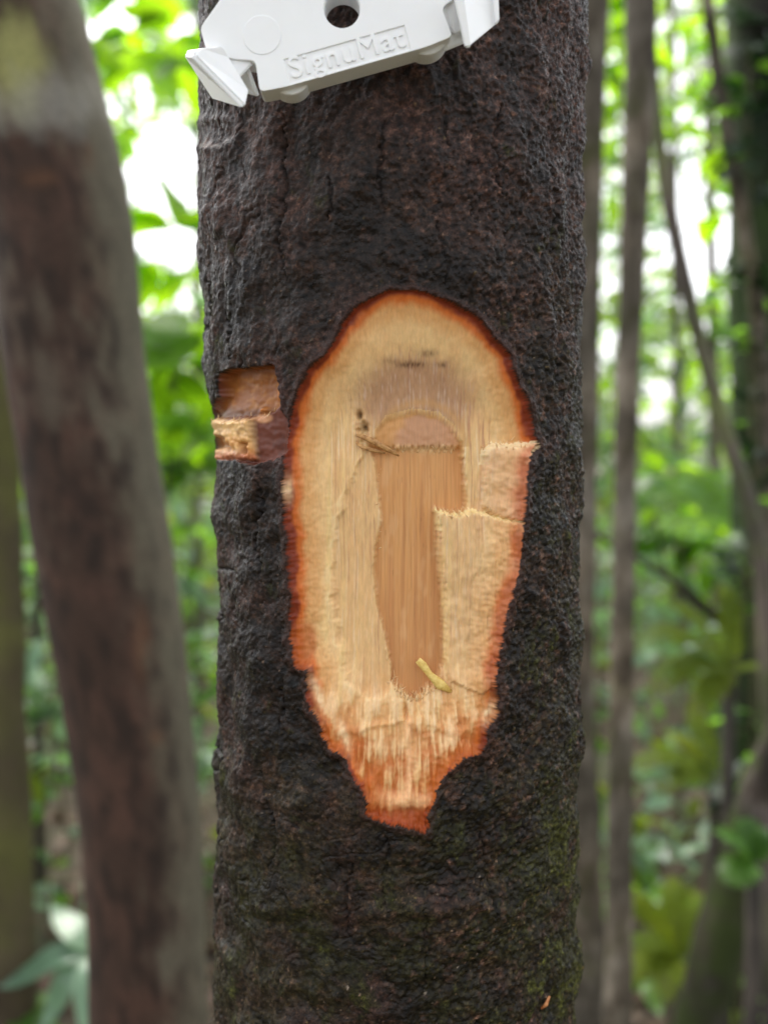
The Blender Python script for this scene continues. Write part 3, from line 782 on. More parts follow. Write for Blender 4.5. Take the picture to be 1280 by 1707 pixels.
def slab3(name, quads, th, parent=holder):
    """plates through 3D corner loops (relative to the holder) with thickness, bevelled"""
    bm = bmesh.new()
    for q_ in quads:
        q_ = [Vector(p) for p in q_]
        n_ = (q_[1] - q_[0]).cross(q_[2] - q_[0]).normalized() * th / 2
        a = [bm.verts.new(p + n_) for p in q_]; b = [bm.verts.new(p - n_) for p in q_]
        bm.faces.new(a); bm.faces.new(b[::-1])
        for i in range(len(q_)):
            j = (i + 1) % len(q_); bm.faces.new((a[j], a[i], b[i], b[j]))
    bmesh.ops.recalc_face_normals(bm, faces=bm.faces)
    bmesh.ops.bevel(bm, geom=bm.edges[:], offset=th * 0.22, segments=2, affect='EDGES')
    me = bpy.data.meshes.new(name); bm.to_mesh(me); bm.free()
    return link(name, me, M['plastic'], parent)

def cpt(cx_, cy_, depth):
    """point seen at crop pixel -> relative to holder, at depth behind the tag's face"""
    return tuple(P(290 + cx_ / 2.2456, cy_ / 2.2456, YT + depth) - TO)
# hooked clip on the low end
slab3('clip', [
    [cpt(78, 212, -0.004), cpt(100, 184, -0.003), cpt(182, 180, -0.001), cpt(205, 220, 0.000), cpt(240, 305, 0.001), cpt(278, 340, 0.000), cpt(265, 398, -0.004)],
    [cpt(72, 206, -0.0042), cpt(262, 398, -0.0042), cpt(152, 366, 0.009), cpt(46, 202, 0.009)],
    [cpt(74, 204, -0.004), cpt(48, 200, 0.009), cpt(150, 185, 0.009), cpt(182, 182, -0.001)],
    [cpt(200, 205, 0.001), cpt(240, 300, 0.001), cpt(300, 235, 0.0015), cpt(300, 130, 0.0015), cpt(205, 150, 0.001)],
    [cpt(278, 250, 0.002), cpt(318, 360, 0.0045), cpt(262, 345, 0.006), cpt(250, 290, 0.006)],
], 0.0011)
# hooked clip on the high end
slab3('clip', [
    [cpt(1000, 28, 0.002), cpt(1070, 120, 0.005), cpt(1090, 160, 0.005), cpt(1012, 192, 0.0035)],
    [cpt(1040, -40, -0.004), cpt(1080, -40, -0.004), cpt(1110, 178, -0.003), cpt(1088, 178, -0.003)],
    [cpt(1062, -40, -0.003), cpt(1098, 176, -0.003), cpt(1200, 92, 0.006), cpt(1186, -40, 0.006)],
    [cpt(1186, -40, 0.004), cpt(1200, 95, 0.004), cpt(1217, 80, 0.004), cpt(1212, -40, 0.004)],
    [cpt(990, 40, 0.0015), cpt(1045, 130, 0.003), cpt(1075, 120, 0.003), cpt(1045, -40, 0.001), cpt(990, -40, 0.0015)],
], 0.0011)

# ------------------------------------------------------------------ other trees
def sweep_tree(name, label, pts, Yd, mat, extra_top=2.2, ns=28, rel=0.14, group=None, lean_fix=True, colfn=None, nseg=120, parts=True, cat='tree'):
    """pts: (px, py, width px) down the picture; carried on to the ground and above the frame"""
    C_ = []; Wd = []
    for px, py, w in pts:
        C_.append(P(px, py, Yd)); Wd.append(w / FPX * Yd / 2)
    C_ = np.array(C_)[::-1]; Wd = np.array(Wd)[::-1]       # bottom to top
    # down to the ground
    d = C_[0] - C_[1]; d = d / abs(d[2]) if abs(d[2]) > 1e-6 else np.array([0, 0, -1.0])
    d[0] = np.clip(d[0], -0.6, 0.6)
    steps = 5; zb = C_[0][2] + 0.05
    low_ = [C_[0] + np.array([d[0] * (zb * k / steps) * (1 - 0.4 * k / steps), 0, -zb * k / steps]) for k in range(steps, 0, -1)]
    lw = [Wd[0] * (1 + 0.10 * k / steps + (0.35 if k == steps else 0)) for k in range(steps, 0, -1)]
    u_ = C_[-1] - C_[-2]; u_ = u_ / max(abs(u_[2]), 1e-6); u_[0] = np.clip(u_[0], -0.5, 0.5)
    hi_ = [C_[-1] + np.array([u_[0], 0, 1.0]) * extra_top * k / 5 for k in range(1, 6)]
    hw = [Wd[-1] * (1 - 0.06 * k) for k in range(1, 6)]
    path = np.array(low_ + list(C_) + hi_); wd = np.array(lw + list(Wd) + hw)
    # smooth resample
    s = np.concatenate([[0], np.cumsum(np.linalg.norm(np.diff(path, axis=0), axis=1))])
    ss = np.linspace(0, s[-1], nseg)
    pp = np.stack([np.interp(ss, s, path[:, k]) for k in range(3)], -1); ww = np.interp(ss, s, wd)
    k_ = max(3, nseg // 24)
    ker = np.ones(k_) / k_
    pad = lambda a: np.concatenate([np.repeat(a[:1], k_, 0), a, np.repeat(a[-1:], k_, 0)])
    for kk in range(3): pp[:, kk] = np.convolve(pad(pp[:, kk]), ker, 'same')[k_:-k_]
    root = pp[0].copy(); root[2] = 0
    an = np.linspace(0, 2 * math.pi, ns, endpoint=False)
    tg_ = np.gradient(pp, axis=0); tg_ /= np.linalg.norm(tg_, axis=1)[:, None]
    A = np.cross(tg_, np.array([0, 1.0, 0])); A /= np.linalg.norm(A, axis=1)[:, None]
    B = np.cross(A, tg_)
    dirs = A[:, None, :] * np.cos(an)[None, :, None] + B[:, None, :] * np.sin(an)[None, :, None]
    q_ = pp[:, None, :] + dirs * ww[:, None, None]
    f_ = 1 / max(wd.mean() * 1.4, 0.004)
    nn = fbm(q_[..., 0] * f_, q_[..., 1] * f_, q_[..., 2] * f_ * 0.6, 3, hash(label) % 50 if False else len(label))
    q_ = q_ + dirs * (ww[:, None] * rel * nn)[..., None]
    colr = colfn(q_) if colfn else None
    ii = np.arange(nseg * ns).reshape(nseg, ns); jj = np.roll(ii, -1, 1)
    f4 = np.stack([ii[:-1], jj[:-1], jj[1:], ii[1:]], -1).reshape(-1, 4)
    me = np_mesh('trunk', q_.reshape(-1, 3) - root, f4, colr.reshape(-1, 3) if colr is not None else None)
    e = empty(name, root); tag(e, label, cat, group)
    link('trunk', me, mat, e)
    return e, pp, ww

def lean_col(q_):
    x, y, z = q_[..., 0], q_[..., 1], q_[..., 2]
    uu, vv = project(x, y, z)
    f = fbm(x * 30, y * 30, z * 22, 4, 401); f2 = fbm(x * 90, y * 90, z * 40, 3, 411); f3 = fbm(x * 14, y * 14, z * 10, 2, 421)
    c_ = np.zeros(uu.shape + (3,)) + np.array([0.047, 0.027, 0.019])
    c_ = mix(c_, np.array([0.070, 0.037, 0.026]), sst(-0.1, 0.6, f))
    c_ = mix(c_, np.array([0.018, 0.013, 0.010]), sst(-0.1, 0.6, -f2) * 0.75)
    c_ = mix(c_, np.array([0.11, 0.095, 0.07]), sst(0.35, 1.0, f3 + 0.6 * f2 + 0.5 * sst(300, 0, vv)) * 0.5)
    # lit edge painted into the flank's colour with some lichen, pale top, ochre scars
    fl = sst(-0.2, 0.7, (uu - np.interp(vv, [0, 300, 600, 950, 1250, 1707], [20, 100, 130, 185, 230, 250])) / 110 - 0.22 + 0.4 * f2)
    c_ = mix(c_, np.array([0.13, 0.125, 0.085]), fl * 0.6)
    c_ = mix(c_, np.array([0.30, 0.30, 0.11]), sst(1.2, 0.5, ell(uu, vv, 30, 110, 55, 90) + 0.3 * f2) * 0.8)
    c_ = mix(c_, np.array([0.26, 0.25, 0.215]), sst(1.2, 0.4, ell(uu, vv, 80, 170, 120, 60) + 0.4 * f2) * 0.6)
    for (a, b, ra, rb) in ((236, 1075, 14, 55), (262, 1235, 14, 14), (68, 300, 30, 14), (150, 260, 8, 20)):
        c_ = mix(c_, np.array([0.13, 0.06, 0.03]), sst(1.4, 0.3, ell(uu, vv, a, b, ra, rb) + 0.6 * f2) * 0.5)
    return np.clip(c_, 0.004, 0.9)
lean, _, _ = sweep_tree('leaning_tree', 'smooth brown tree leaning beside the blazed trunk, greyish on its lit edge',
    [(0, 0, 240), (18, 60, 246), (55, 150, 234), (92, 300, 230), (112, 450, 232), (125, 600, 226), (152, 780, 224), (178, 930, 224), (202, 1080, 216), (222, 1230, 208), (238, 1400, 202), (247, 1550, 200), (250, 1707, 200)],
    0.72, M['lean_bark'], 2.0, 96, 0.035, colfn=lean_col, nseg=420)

# named neighbours in view
sweep_tree('tree', 'tan mossy trunk half hidden behind the leaning brown tree', [(-30, 0, 84), (-14, 500, 84), (-6, 800, 82), (2, 1150, 84), (10, 1500, 96), (12, 1707, 100)], 1.6, M['mossy'], 3)
sweep_tree('tree', 'grey brown pole tree standing close behind the blazed trunk', [(984, 0, 56), (978, 300, 56), (968, 600, 58), (966, 900, 54), (962, 1200, 58), (968, 1500, 76), (970, 1707, 84)], 1.5, M['pole'], 3)
sweep_tree('tree', 'slender straight grey pole tree with banded bark', [(1068, 0, 50), (1062, 250, 48), (1050, 500, 40), (1042, 750, 40), (1040, 900, 38), (1036, 1150, 40), (1032, 1400, 44), (1030, 1707, 48)], 1.3, M['pole'], 3)
big, bpth, bw = sweep_tree('tree', 'dark mossy trunk with ferns growing against it', [(1282, 0, 138), (1284, 300, 138), (1284, 600, 132), (1284, 900, 130), (1272, 1150, 146), (1260, 1350, 150), (1252, 1707, 170)], 1.9, M['dark_mossy'], 3, rel=0.12)
sweep_tree('sapling', 'thin bent sapling crossing in front of the dark mossy trunk', [(1076, 0, 20), (1092, 200, 22), (1118, 370, 24), (1156, 530, 24), (1190, 660, 24), (1228, 780, 26), (1262, 880, 28), (1275, 980, 28), (1278, 1100, 30)], 1.55, M['pole_pale'], 2)
sweep_tree('sapling', 'pale thin stem slanting past the top of the dark mossy trunk', [(1178, 0, 20), (1196, 120, 22), (1216, 260, 22), (1244, 400, 24), (1262, 520, 24), (1276, 640, 26), (1285, 900, 26)], 1.75, M['pole'], 2)
sweep_tree('tree', 'mossy stem leaning out of the undergrowth in the bottom corner', [(1345, 1130, 64), (1300, 1240, 70), (1252, 1370, 74), (1215, 1500, 80), (1185, 1620, 86), (1168, 1707, 90)], 1.35, M['moss_stem'], 1.6, rel=0.12)

def twig(label_parent, pts, Yd, r0, r1, mat, name='branch'):
    path = np.array([P(a, b, Yd + dy) for a, b, dy in pts])
    n = 24; s = np.linspace(0, 1, len(pts)); ss = np.linspace(0, 1, n)
    path = np.stack([np.interp(ss, s, path[:, k]) for k in range(3)], -1)
    V_, F_ = tube_np(path - np.array(label_parent.location), np.linspace(r0, r1, n), 8)
    return link(name, mesh_from(name, V_, F_), mat, label_parent)
twig(big, [(985, 885, -0.35), (1060, 930, -0.3), (1130, 972, -0.2), (1205, 1035, -0.1), (1250, 1060, 0)], 1.9, 0.004, 0.0075, M['twig'])
twig(big, [(1090, 860, -0.1), (1110, 960, -0.1), (1160, 1010, -0.08), (1250, 1075, 0)], 1.9, 0.0025, 0.005, M['twig'])

# ------------------------------------------------------------------ leaves
def leaf_mesh(name, L=1.0, W=0.36, droop=0.25, fold=0.18, tip=1.0, n=8):
    V_, F_ = [], []
    for i in range(n + 1):
        s = i / n
        w = W / 2 * (math.sin(math.pi * s ** 0.85) ** 0.85) * (1 - 0.15 * tip * s) if 0 < s < 1 else 0.0
        y = L * s; z = -droop * s * s + 0.06 * math.sin(s * 6)
        V_ += [(-w, y, z + fold * w), (0, y, z), (w, y, z + fold * w)]
    for i in range(n):
        for k in (0, 1):
            a = i * 3 + k; F_.append((a, a + 1, a + 4, a + 3))
    me = bpy.data.meshes.new(name); me.from_pydata(V_, [], F_)
    me.polygons.foreach_set('use_smooth', np.ones(len(F_), bool)); me.update()
    return me
SHAPES = [dict(W=0.46, droop=0.2), dict(W=0.40, droop=0.35), dict(W=0.54, droop=0.12), dict(W=0.36, droop=0.3)]
LEAVES = {}
for mk in ('leaf_bright', 'leaf_mid', 'leaf_pale', 'leaf_olive', 'leaf_dark'):
    LEAVES[mk] = []
    for s_ in SHAPES:
        lm = leaf_mesh('leaf', **s_); lm.materials.append(M[mk]); LEAVES[mk].append(lm)

def basis(d, up):
    d = Vector(d).normalized(); up = Vector(up)
    x = d.cross(up)
    if x.length < 1e-4: x = d.cross(Vector((1, 0, 0)))
    x.normalize(); z = x.cross(d)
    return Matrix((x, d, z)).transposed()

def put_leaf(parent, p, d, up, L, mk):
    me = random.choice(LEAVES[mk])
    o = bpy.data.objects.new('leaf', me); COL.objects.link(o); o.parent = parent
    m = basis(d, up).to_4x4()
    o.matrix_local = Matrix.Translation(Vector(p)) @ m @ Matrix.Scale(L, 4)
    return o

def shrub(name, label, cpx, cpy, Yd, rx, rz, nb, per, L, mks, cat='shrub', group=None, stem_r=0.0036, base_dx=0.0, ry=None):
    """a stem from the ground, branches into an ellipsoid round the given point, a leaf object for every leaf"""
    c_ = P(cpx, cpy, Yd); ry = ry or rx
    g0 = np.array([c_[0] + base_dx, Yd, 0.0])
    root = empty(name, g0); tag(root, label, cat, group)
    top = c_ + np.array([0, 0, rz * 0.7])
    n = 14; ss = np.linspace(0, 1, n)
    st = np.stack([g0[0] + (top[0] - g0[0]) * ss ** 1.4 + 0.02 * np.sin(ss * 5 + cpx), np.full(n, Yd) + 0.02 * np.sin(ss * 4 + cpy), -0.02 + (top[2] + 0.02) * ss], -1)
    V_, F_ = tube_np(st - g0, np.linspace(stem_r, stem_r * 0.45, n), 7)
    link('stem', mesh_from('stem', V_, F_), M['stem'], root)
    BV, BF, off = [], [], 0
    for b in range(nb):
        e = rng.normal(size=3); e /= np.linalg.norm(e); e *= rng.uniform(0.55, 1.0)
        end = c_ + e * np.array([rx, ry, rz])
        zi = np.clip(end[2] - rng.uniform(0.05, 0.5) * rz, 0.05, top[2])
        k = np.clip((zi + 0.02) / (top[2] + 0.02), 0, 1)
        s0 = np.array([np.interp(k, ss, st[:, j]) for j in range(3)])
        m_ = 6; tt = np.linspace(0, 1, m_)
        br = s0 + (end - s0) * tt[:, None] + np.array([0, 0, 1.0]) * (0.12 * np.linalg.norm(end - s0) * np.sin(tt * math.pi))[:, None]
        V_, F_ = tube_np(br - g0, np.linspace(stem_r * 0.4, stem_r * 0.15, m_), 4)
        link('branch', mesh_from('branch', V_, F_), M['stem'], root)
        dirb = end - s0; dirb = dirb / (np.linalg.norm(dirb) + 1e-9)
        sidev = np.cross(dirb, [0, 0, 1.0]); sidev /= np.linalg.norm(sidev) + 1e-9
        for i in range(per):
            s_ = 0.35 + 0.65 * (i + 1) / per
            p = np.array([np.interp(s_, tt, br[:, j]) for j in range(3)])
            sg = 1 if i % 2 else -1
            if i == per - 1: d = dirb
            else: d = dirb * 0.55 + sidev * sg * 0.9
            d = d + rng.normal(size=3) * 0.22 + np.array([0, 0, -0.25])
            up = np.array([0, 0, 1.0]) + rng.normal(size=3) * 0.4
            put_leaf(root, p - g0, d, up, L * rng.uniform(0.7, 1.25), random.choice(mks))
    return root

BR, MI, PA, OL, DK = 'leaf_bright', 'leaf_mid', 'leaf_pale', 'leaf_olive', 'leaf_dark'
g1 = 'leafy saplings in the blurred forest behind'
shrub('sapling', 'bright leaved sapling in the gap beside the leaning tree, level with the cut', 285, 560, 2.2, 0.20, 0.30, 14, 5, 0.17, [BR, BR, BR, MI], 'sapling', g1)
shrub('sapling', 'yellow green sapling seen at notch height along the edge of the blazed trunk', 300, 700, 2.9, 0.24, 0.22, 10, 5, 0.19, [BR, BR, MI], 'sapling', g1)
shrub('sapling', 'tall sapling whose leaves hang into the gap above the leaning tree', 210, 140, 3.0, 0.42, 0.34, 13, 6, 0.17, [BR, MI, BR], 'sapling', g1)
shrub('sapling', 'tall sapling whose big leaf hangs beside the tag holder', 312, 110, 2.6, 0.12, 0.22, 4, 4, 0.19, [BR, MI], 'sapling', g1, base_dx=0.15)
shrub('sapling', 'pale glossy-leaved sapling low in the gap beside the blazed trunk', 320, 860, 3.0, 0.26, 0.42, 13, 5, 0.13, [PA, MI, BR], 'sapling', g1)
shrub('sapling', 'green sapling at the foot of the gap beside the blazed trunk', 315, 1130, 3.2, 0.28, 0.36, 11, 5, 0.12, [MI, PA, BR], 'sapling', g1)
shrub('sapling', 'pale green sapling between the tan mossy trunk and the leaning tree', 85, 1060, 2.6, 0.20, 0.36, 12, 5, 0.12, [PA, PA, MI], 'sapling', g1)
shrub('sapling', 'low pale green sapling over the litter near the tan mossy trunk', 100, 1290, 2.7, 0.24, 0.26, 11, 5, 0.11, [PA, MI], 'sapling', g1)
shrub('sapling', 'bright leaved sapling between the two slender pole trees, high up', 1022, 150, 3.0, 0.12, 0.42, 8, 5, 0.17, [BR], 'sapling', g1)
shrub('sapling', 'bright leaved sapling behind the thin bent sapling, high up', 1150, 230, 3.4, 0.26, 0.40, 9, 5, 0.17, [BR, MI], 'sapling', g1)
shrub('sapling', 'pale yellow green sapling behind the thin bent sapling, midway', 1130, 640, 3.8, 0.36, 0.50, 12, 5, 0.13, [BR, PA, BR], 'sapling', g1)
shrub('sapling', 'bright sapling with spreading leaves beyond the dark twigs', 1130, 850, 2.6, 0.24, 0.16, 10, 5, 0.15, [BR, MI, MI], 'sapling', g1)
shrub('sapling', 'pale glossy-leaved sapling behind the dark twigs', 1140, 1010, 3.2, 0.34, 0.28, 13, 5, 0.13, [PA, PA, MI], 'sapling', g1)
shrub('shrub', 'low leafy shrub in the corner between the pole tree and the mossy stem', 1110, 1600, 1.9, 0.17, 0.14, 12, 5, 0.07, [OL, MI, BR], 'shrub')
shrub('shrub', 'pale leaved plant on the litter beyond the slender pole tree', 1090, 1420, 2.3, 0.10, 0.10, 6, 4, 0.09, [PA], 'shrub')
shrub('shrub', 'olive shrub close to the foot of the grey brown pole tree', 1000, 1440, 2.2, 0.12, 0.20, 9, 5, 0.08, [OL, MI], 'shrub')
for (px_, py_, lb_) in ((1262, 200, 'dark leafy climber high on the dark mossy trunk'), (1256, 560, 'dark leafy climber midway up the dark mossy trunk'), (1240, 880, 'green climber on the dark mossy trunk at twig height'), (1232, 1250, 'dark climber low on the dark mossy trunk')):
    shrub('climber', lb_, px_, py_, 1.72, 0.065, 0.17, 14, 5, 0.045, [DK, DK, DK, MI], 'climbing plant', stem_r=0.003)
# behind the blazed trunk and to either side (seen if one steps aside)
for i, (a, b, yd) in enumerate([(480, 500, 3.2), (620, 800, 3.6), (760, 520, 3.0), (850, 900, 3.4), (520, 1100, 3.0), (700, 1250, 2.8), (880, 1250, 3.1), (-260, 700, 3.2), (-420, 1000, 2.8), (1480, 700, 3.4), (1600, 1050, 2.9)]):
    shrub('sapling', 'leafy green sapling growing behind the nearer trunks', a, b, yd, 0.34, 0.42, 10, 5, 0.14, random.choice([[BR, MI], [MI, PA], [PA, BR]]), 'sapling', 'saplings hidden behind the trunks')

# plant with big pale leaves in the bottom corner
def rosette(label, px, py, Yd, leaves, mk):
    c_ = P(px, py, Yd); g0 = np.array([c_[0], Yd, 0.0])
    root = empty('seedling', g0); tag(root, label, 'plant')
    st = np.array([[0, 0, -0.02], [0.01, 0, c_[2] * 0.5], [0, 0, c_[2]]])
    V_, F_ = tube_np(st, [0.006, 0.005, 0.004], 7); link('stem', mesh_from('stem', V_, F_), M['stem'], root)
    for (ex, ey, dy, L_) in leaves:
        e = P(ex, ey, Yd + dy) - c_
        put_leaf(root, np.array([0, 0, c_[2]]), e, (0.1, -0.45, 1), float(np.linalg.norm(e)) * L_ * 1.08, mk)
    return root
rosette('seedling with broad pale blue green leaves beside the foot of the leaning tree', 150, 1590, 1.55,
        [(5, 1612, -0.02, 1.05), (60, 1690, -0.06, 1.05), (95, 1505, 0.04, 1.05), (210, 1500, 0.06, 1), (240, 1660, -0.05, 1), (150, 1720, -0.12, 1)], PA)
rosette('seedling with dark leaves in the bottom corner of the litter', 30, 1690, 1.6,
        [(-50, 1660, 0, 1), (80, 1650, 0.05, 1), (40, 1740, -0.1, 1), (-10, 1600, 0.08, 1), (100, 1720, -0.05, 1)], MI)

# ------------------------------------------------------------------ ferns and palm fronds
def frond_mesh(path, Lmax, mat, n=26, wfac=0.22, droop=0.25, up=(0, -0.35, 1)):
    """rachis with two rows of leaflets; path relative coords"""
    path = np.asarray(path, float)
    s = np.linspace(0, 1, len(path)); ss = np.linspace(0, 1, n)
    pth = np.stack([np.interp(ss, s, path[:, k]) for k in range(3)], -1)
    for k in range(3): pth[1:-1, k] = np.convolve(pth[:, k], np.ones(3) / 3, 'valid')
    V_, F_ = tube_np(pth, np.linspace(0.0022, 0.0006, n), 5)
    V_ = list(V_); F_ = list(F_)
    tg = np.gradient(pth, axis=0); tg /= np.linalg.norm(tg, axis=1)[:, None]
    for i in range(2, n):
        sd_ = np.cross(tg[i], np.array(up, float)); sd_ /= np.linalg.norm(sd_) + 1e-9
        nrm = np.cross(sd_, tg[i])
        f = i / (n - 1); ln = Lmax * math.sin(math.pi * min(1, 0.12 + 0.88 * f) ** 0.8) ** 0.7 * rng.uniform(0.85, 1.1) + 0.004
        for sg in (-1, 1):
            d = sd_ * sg + tg[i] * 0.55 + rng.normal(size=3) * 0.07
            d /= np.linalg.norm(d)
            w = ln * wfac
            wd = np.cross(d, nrm); wd /= np.linalg.norm(wd) + 1e-9
            b0 = len(V_)
            for (a, ww_) in ((0, 0.35), (0.3, 1.0), (0.65, 0.85), (1.0, 0.05)):
                cc_ = pth[i] + d * ln * a - np.array([0, 0, 1.0]) * droop * ln * a * a
                V_ += [cc_ - wd * w * ww_ * 0.5, cc_ + wd * w * ww_ * 0.5]
            for k in range(3):
                F_.append((b0 + 2 * k, b0 + 2 * k + 1, b0 + 2 * k + 3, b0 + 2 * k + 2))
    me = mesh_from('frond', V_, F_); me.materials.append(mat)
    return me

def fern(name, label, ctr, Yd, ends, Lmax, mat, cat='fern', wfac=0.17, n=36, arch=0.25, on_ground=True):
    c_ = P(ctr[0], ctr[1], Yd)
    root = empty(name, c_ if not on_ground else np.array([c_[0], Yd, 0.0])); tag(root, label, cat)
    b0 = np.array(root.location)
    if on_ground:
        V_, F_ = tube_np(np.array([[0, 0, -0.02], [0.004, 0, c_[2] * 0.5], c_ - b0]), [0.014, 0.012, 0.010], 8)
        link('stem', mesh_from('stem', V_, F_), M['twig'], root)
    for (a, b, dy) in ends:
        e = P(a, b, Yd + dy); ln = np.linalg.norm(e - c_)
        tt = np.linspace(0, 1, 8)[:, None]
        pth = c_ + (e - c_) * tt + np.array([0, 0, 1.0]) * arch * ln * np.sin(tt * math.pi * 0.9)
        link('frond', frond_mesh(pth - b0, Lmax * ln, mat, n, wfac), None, root)
    return root
fern('fern', 'yellow green fern against the dark mossy trunk', (1215, 1120), 1.62, [(1062, 1085, -0.1), (1080, 1180, -0.12), (1110, 1015, 0.0), (1290, 1130, -0.05), (1150, 1235, -0.1), (1215, 990, 0.05)], 0.20, M['leaf_olive'], on_ground=True)
fern('fern', 'olive fern low between the slender pole tree and the leaning mossy stem', (1190, 1300), 1.75, [(1050, 1290, -0.05), (1090, 1340, -0.08), (1110, 1230, 0.05), (1280, 1310, -0.05), (1150, 1190, 0.1)], 0.20, M['leaf_olive'])
fern('fern', 'bushy olive fern on the ground by the leaning mossy stem', (1130, 1600), 1.8, [(1040, 1500, 0), (1060, 1590, -0.1), (1120, 1470, 0.1), (1190, 1500, 0.05), (1100, 1690, -0.15), (1030, 1660, -0.1)], 0.24, M['leaf_olive'])
fern('palm', 'young palm with arching dark fronds high before the dark mossy trunk', (1330, 70), 1.85, [(1050, 70, -0.1), (1090, 190, -0.05), (1180, -40, 0.1), (1260, 320, -0.1), (1450, 120, 0), (1390, 330, 0)], 0.22, M['leaf_dark'], 'palm', 0.16, 30, 0.18)
fern('palm', 'young palm with bright fronds reaching across at twig height', (1260, 900), 2.3, [(1060, 840, 0), (1090, 900, -0.1), (1130, 790, 0.1), (1170, 960, -0.1), (1400, 860, 0), (1330, 780, 0.1)], 0.24, M['leaf_bright'], 'palm', 0.17, 34, 0.2)
fern('fern', 'small green fern low on the leaning mossy stem', (1255, 1440), 1.25, [(1200, 1400, -0.03), (1215, 1480, -0.05), (1280, 1390, 0), (1240, 1370, 0.02)], 0.4, M['leaf_mid'], on_ground=True)

# ------------------------------------------------------------------ slender background trees
g2 = 'slender trees in the distance'
far_tr = [(62, 2.9, 14, 'twig'), (98, 4.2, 13, 'pole'), (330, 4.6, 12, 'pole_pale'), (1128, 5.5, 14, 'pole_pale'),
          (1190, 4.2, 18, 'pole'), (430, 5.0, 30, 'pole'), (560, 6.5, 26, 'pole'), (690, 4.5, 32, 'pole_pale'),
          (800, 6.0, 26, 'pole'), (900, 5.0, 28, 'pole_pale'), (-150, 3.4, 60, 'pole'), (-330, 4.5, 44, 'mossy'), (1420, 3.2, 70, 'pole'), (1560, 4.6, 44, 'mossy'), (1700, 3.8, 50, 'pole')]
for i, (px, yd, w, mk) in enumerate(far_tr):
    l0 = random.uniform(-14, 14)
    if px < 60 or px > 1280 or 350 < px < 960:
        lb = 'slender tree farther back among the undergrowth'
    else:
        lb = {62: 'thin dark stem beside the tan mossy trunk', 98: 'thin brown stem just behind the thin dark stem', 330: 'pale thin tree seen close along the edge of the blazed trunk',
              262: 'pale thin tree in the middle of the gap by the leaning tree', 300: 'thinnest brown tree far down the gap by the leaning tree', 1098: 'thin brown tree just past the slender straight pole tree',
              1128: 'pale thin tree below the bend of the bent sapling', 1010: 'pale thin tree between the two grey pole trees', 1190: 'brown tree in front of the dark mossy trunk and behind the bent sapling',
              1080: 'faint pale tree far off beyond the slender pole tree', 1160: 'faint brown tree far off behind the dark twigs'}[px]
    sweep_tree('slender_tree', lb, [(px + l0, 0, w), (px + l0 * 0.3, 500, w), (px - l0 * 0.2, 1000, w * 1.05)], yd, M[mk], 2.5, 10, 0.06, g2 if (350 < px < 960 or px > 1280 or px < 0) else None, nseg=50)

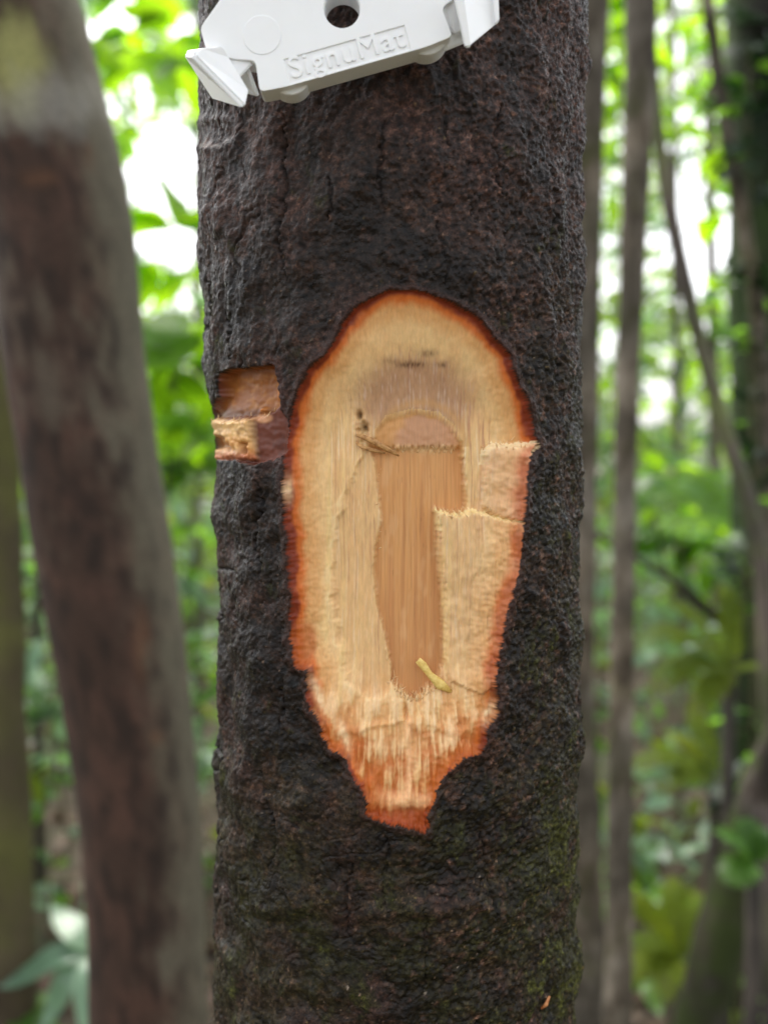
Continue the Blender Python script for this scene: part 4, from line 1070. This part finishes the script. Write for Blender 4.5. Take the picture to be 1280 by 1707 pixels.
# ------------------------------------------------------------------ far foliage, undergrowth, litter (masses)
HOLES = [(272, 285, 66, 80), (225, 35, 60, 52), (290, 395, 60, 48), (1168, 400, 62, 92), (1140, 160, 24, 30), (1124, 84, 22, 20), (1160, 215, 18, 22), (1012, 570, 24, 34), (1018, 478, 14, 14),
         (1090, 670, 34, 40), (310, 60, 26, 40)]
def leaf_mass(name, n, yr, zfun, Lr, mats, dens, seed, kind='stuff', up=None, xw=1.3, obj_label=None, simple=False):
    r_ = np.random.default_rng(seed)
    y = r_.uniform(yr[0], yr[1], n); px = 640 + r_.uniform(-xw, xw, n) * 900
    x = (px - 640) / FPX * y
    z = zfun(r_, x, y)
    uu, vv = project(x, y, z)
    keep = np.ones(n, bool)
    keep &= r_.uniform(size=n) < dens(x, y, z, uu, vv)
    for (a, b, ra, rb) in HOLES:
        e_ = ell(uu, vv, a, b, ra, rb); keep &= e_ > 1.0 + 0.35 * noise3(uu / 30, vv / 30, y * 0.1, 77)
    x, y, z = x[keep], y[keep], z[keep]; n = len(x)
    L = r_.uniform(*Lr, n)
    # leaf template: 3 x 4 grid
    prof, sl = (np.array([0.0, 0.7, 1.0, 0.62, 0.0]), np.array([0, 0.25, 0.5, 0.78, 1.0])) if not simple else (np.array([0.25, 1.0, 0.1]), np.array([0, 0.45, 1.0]))
    T = []
    for a, w in zip(sl, prof):
        for k in (-1, 0, 1): T.append((k * w * 0.2, a - 0.5, -0.18 * a * a + 0.05 * abs(k) * w))
    T = np.array(T)
    tf = np.array([(i * 3 + k, i * 3 + k + 1, i * 3 + k + 4, i * 3 + k + 3) for i in range(len(sl) - 1) for k in (0, 1)])
    d = r_.normal(size=(n, 3)); d[:, 2] = d[:, 2] * 0.5 - 0.3; d /= np.linalg.norm(d, axis=1)[:, None]
    upv = r_.normal(size=(n, 3)) * 0.55 + (np.array([0, 0, 1.0]) if up is None else up)
    xa = np.cross(d, upv); xa /= np.linalg.norm(xa, axis=1)[:, None] + 1e-9
    za = np.cross(xa, d)
    W_ = (T[None, :, 0, None] * xa[:, None] + T[None, :, 1, None] * d[:, None] + T[None, :, 2, None] * za[:, None]) * L[:, None, None] + np.stack([x, y, z], -1)[:, None]
    Fm = (tf[None] + (np.arange(n) * len(T))[:, None, None]).reshape(-1, 4)
    me = np_mesh(name, W_.reshape(-1, 3), Fm)
    for m_ in mats: me.materials.append(M[m_])
    mi = np.repeat(r_.integers(0, len(mats), n), len(tf)).astype(np.int32)
    me.polygons.foreach_set('material_index', mi)
    o = bpy.data.objects.new(name, me); COL.objects.link(o)
    o['kind'] = kind
    if obj_label: o['label'] = obj_label
    return o
def dens_far(x, y, z, uu, vv):
    g = 0.5 + 0.9 * fbm(x * 0.8, y * 0.5, z * 0.8, 3, 501)
    return np.clip(sst(0.0, 0.65, g) * (0.72 + 0.28 * sst(420, 760, vv)), 0, 1)
leaf_mass('distant_foliage', 34000, (6.5, 15), lambda r_, x, y: r_.uniform(0.0, 1, len(x)) ** 1.1 * 8.5, (0.14, 0.3), ['leaf_far', 'leaf_far', 'leaf_bright', 'leaf_pale'], dens_far, 31, simple=True)
leaf_mass('far_wood', 26000, (16, 26), lambda r_, x, y: r_.uniform(0.0, 1, len(x)) ** 1.3 * 12, (0.3, 0.6), ['leaf_far', 'leaf_pale'], dens_far, 32, simple=True)
leaf_mass('undergrowth', 15000, (2.6, 8.5), lambda r_, x, y: r_.uniform(0.0, 1, len(x)) ** 1.5 * 1.1, (0.06, 0.14), ['leaf_mid', 'leaf_pale', 'leaf_pale', 'leaf_olive'],
          lambda x, y, z, uu, vv: sst(0.25, 0.7, 0.5 + 0.8 * fbm(x * 1.6, y * 1.6, 0 * x, 2, 511)), 33)
leaf_mass('leaf_litter', 4200, (1.5, 6.5), lambda r_, x, y: ground_h(x, y) + 0.012, (0.05, 0.11), ['litter'], lambda x, y, z, uu, vv: np.ones(len(x)), 34, up=np.array([0, 0, 4.0]))
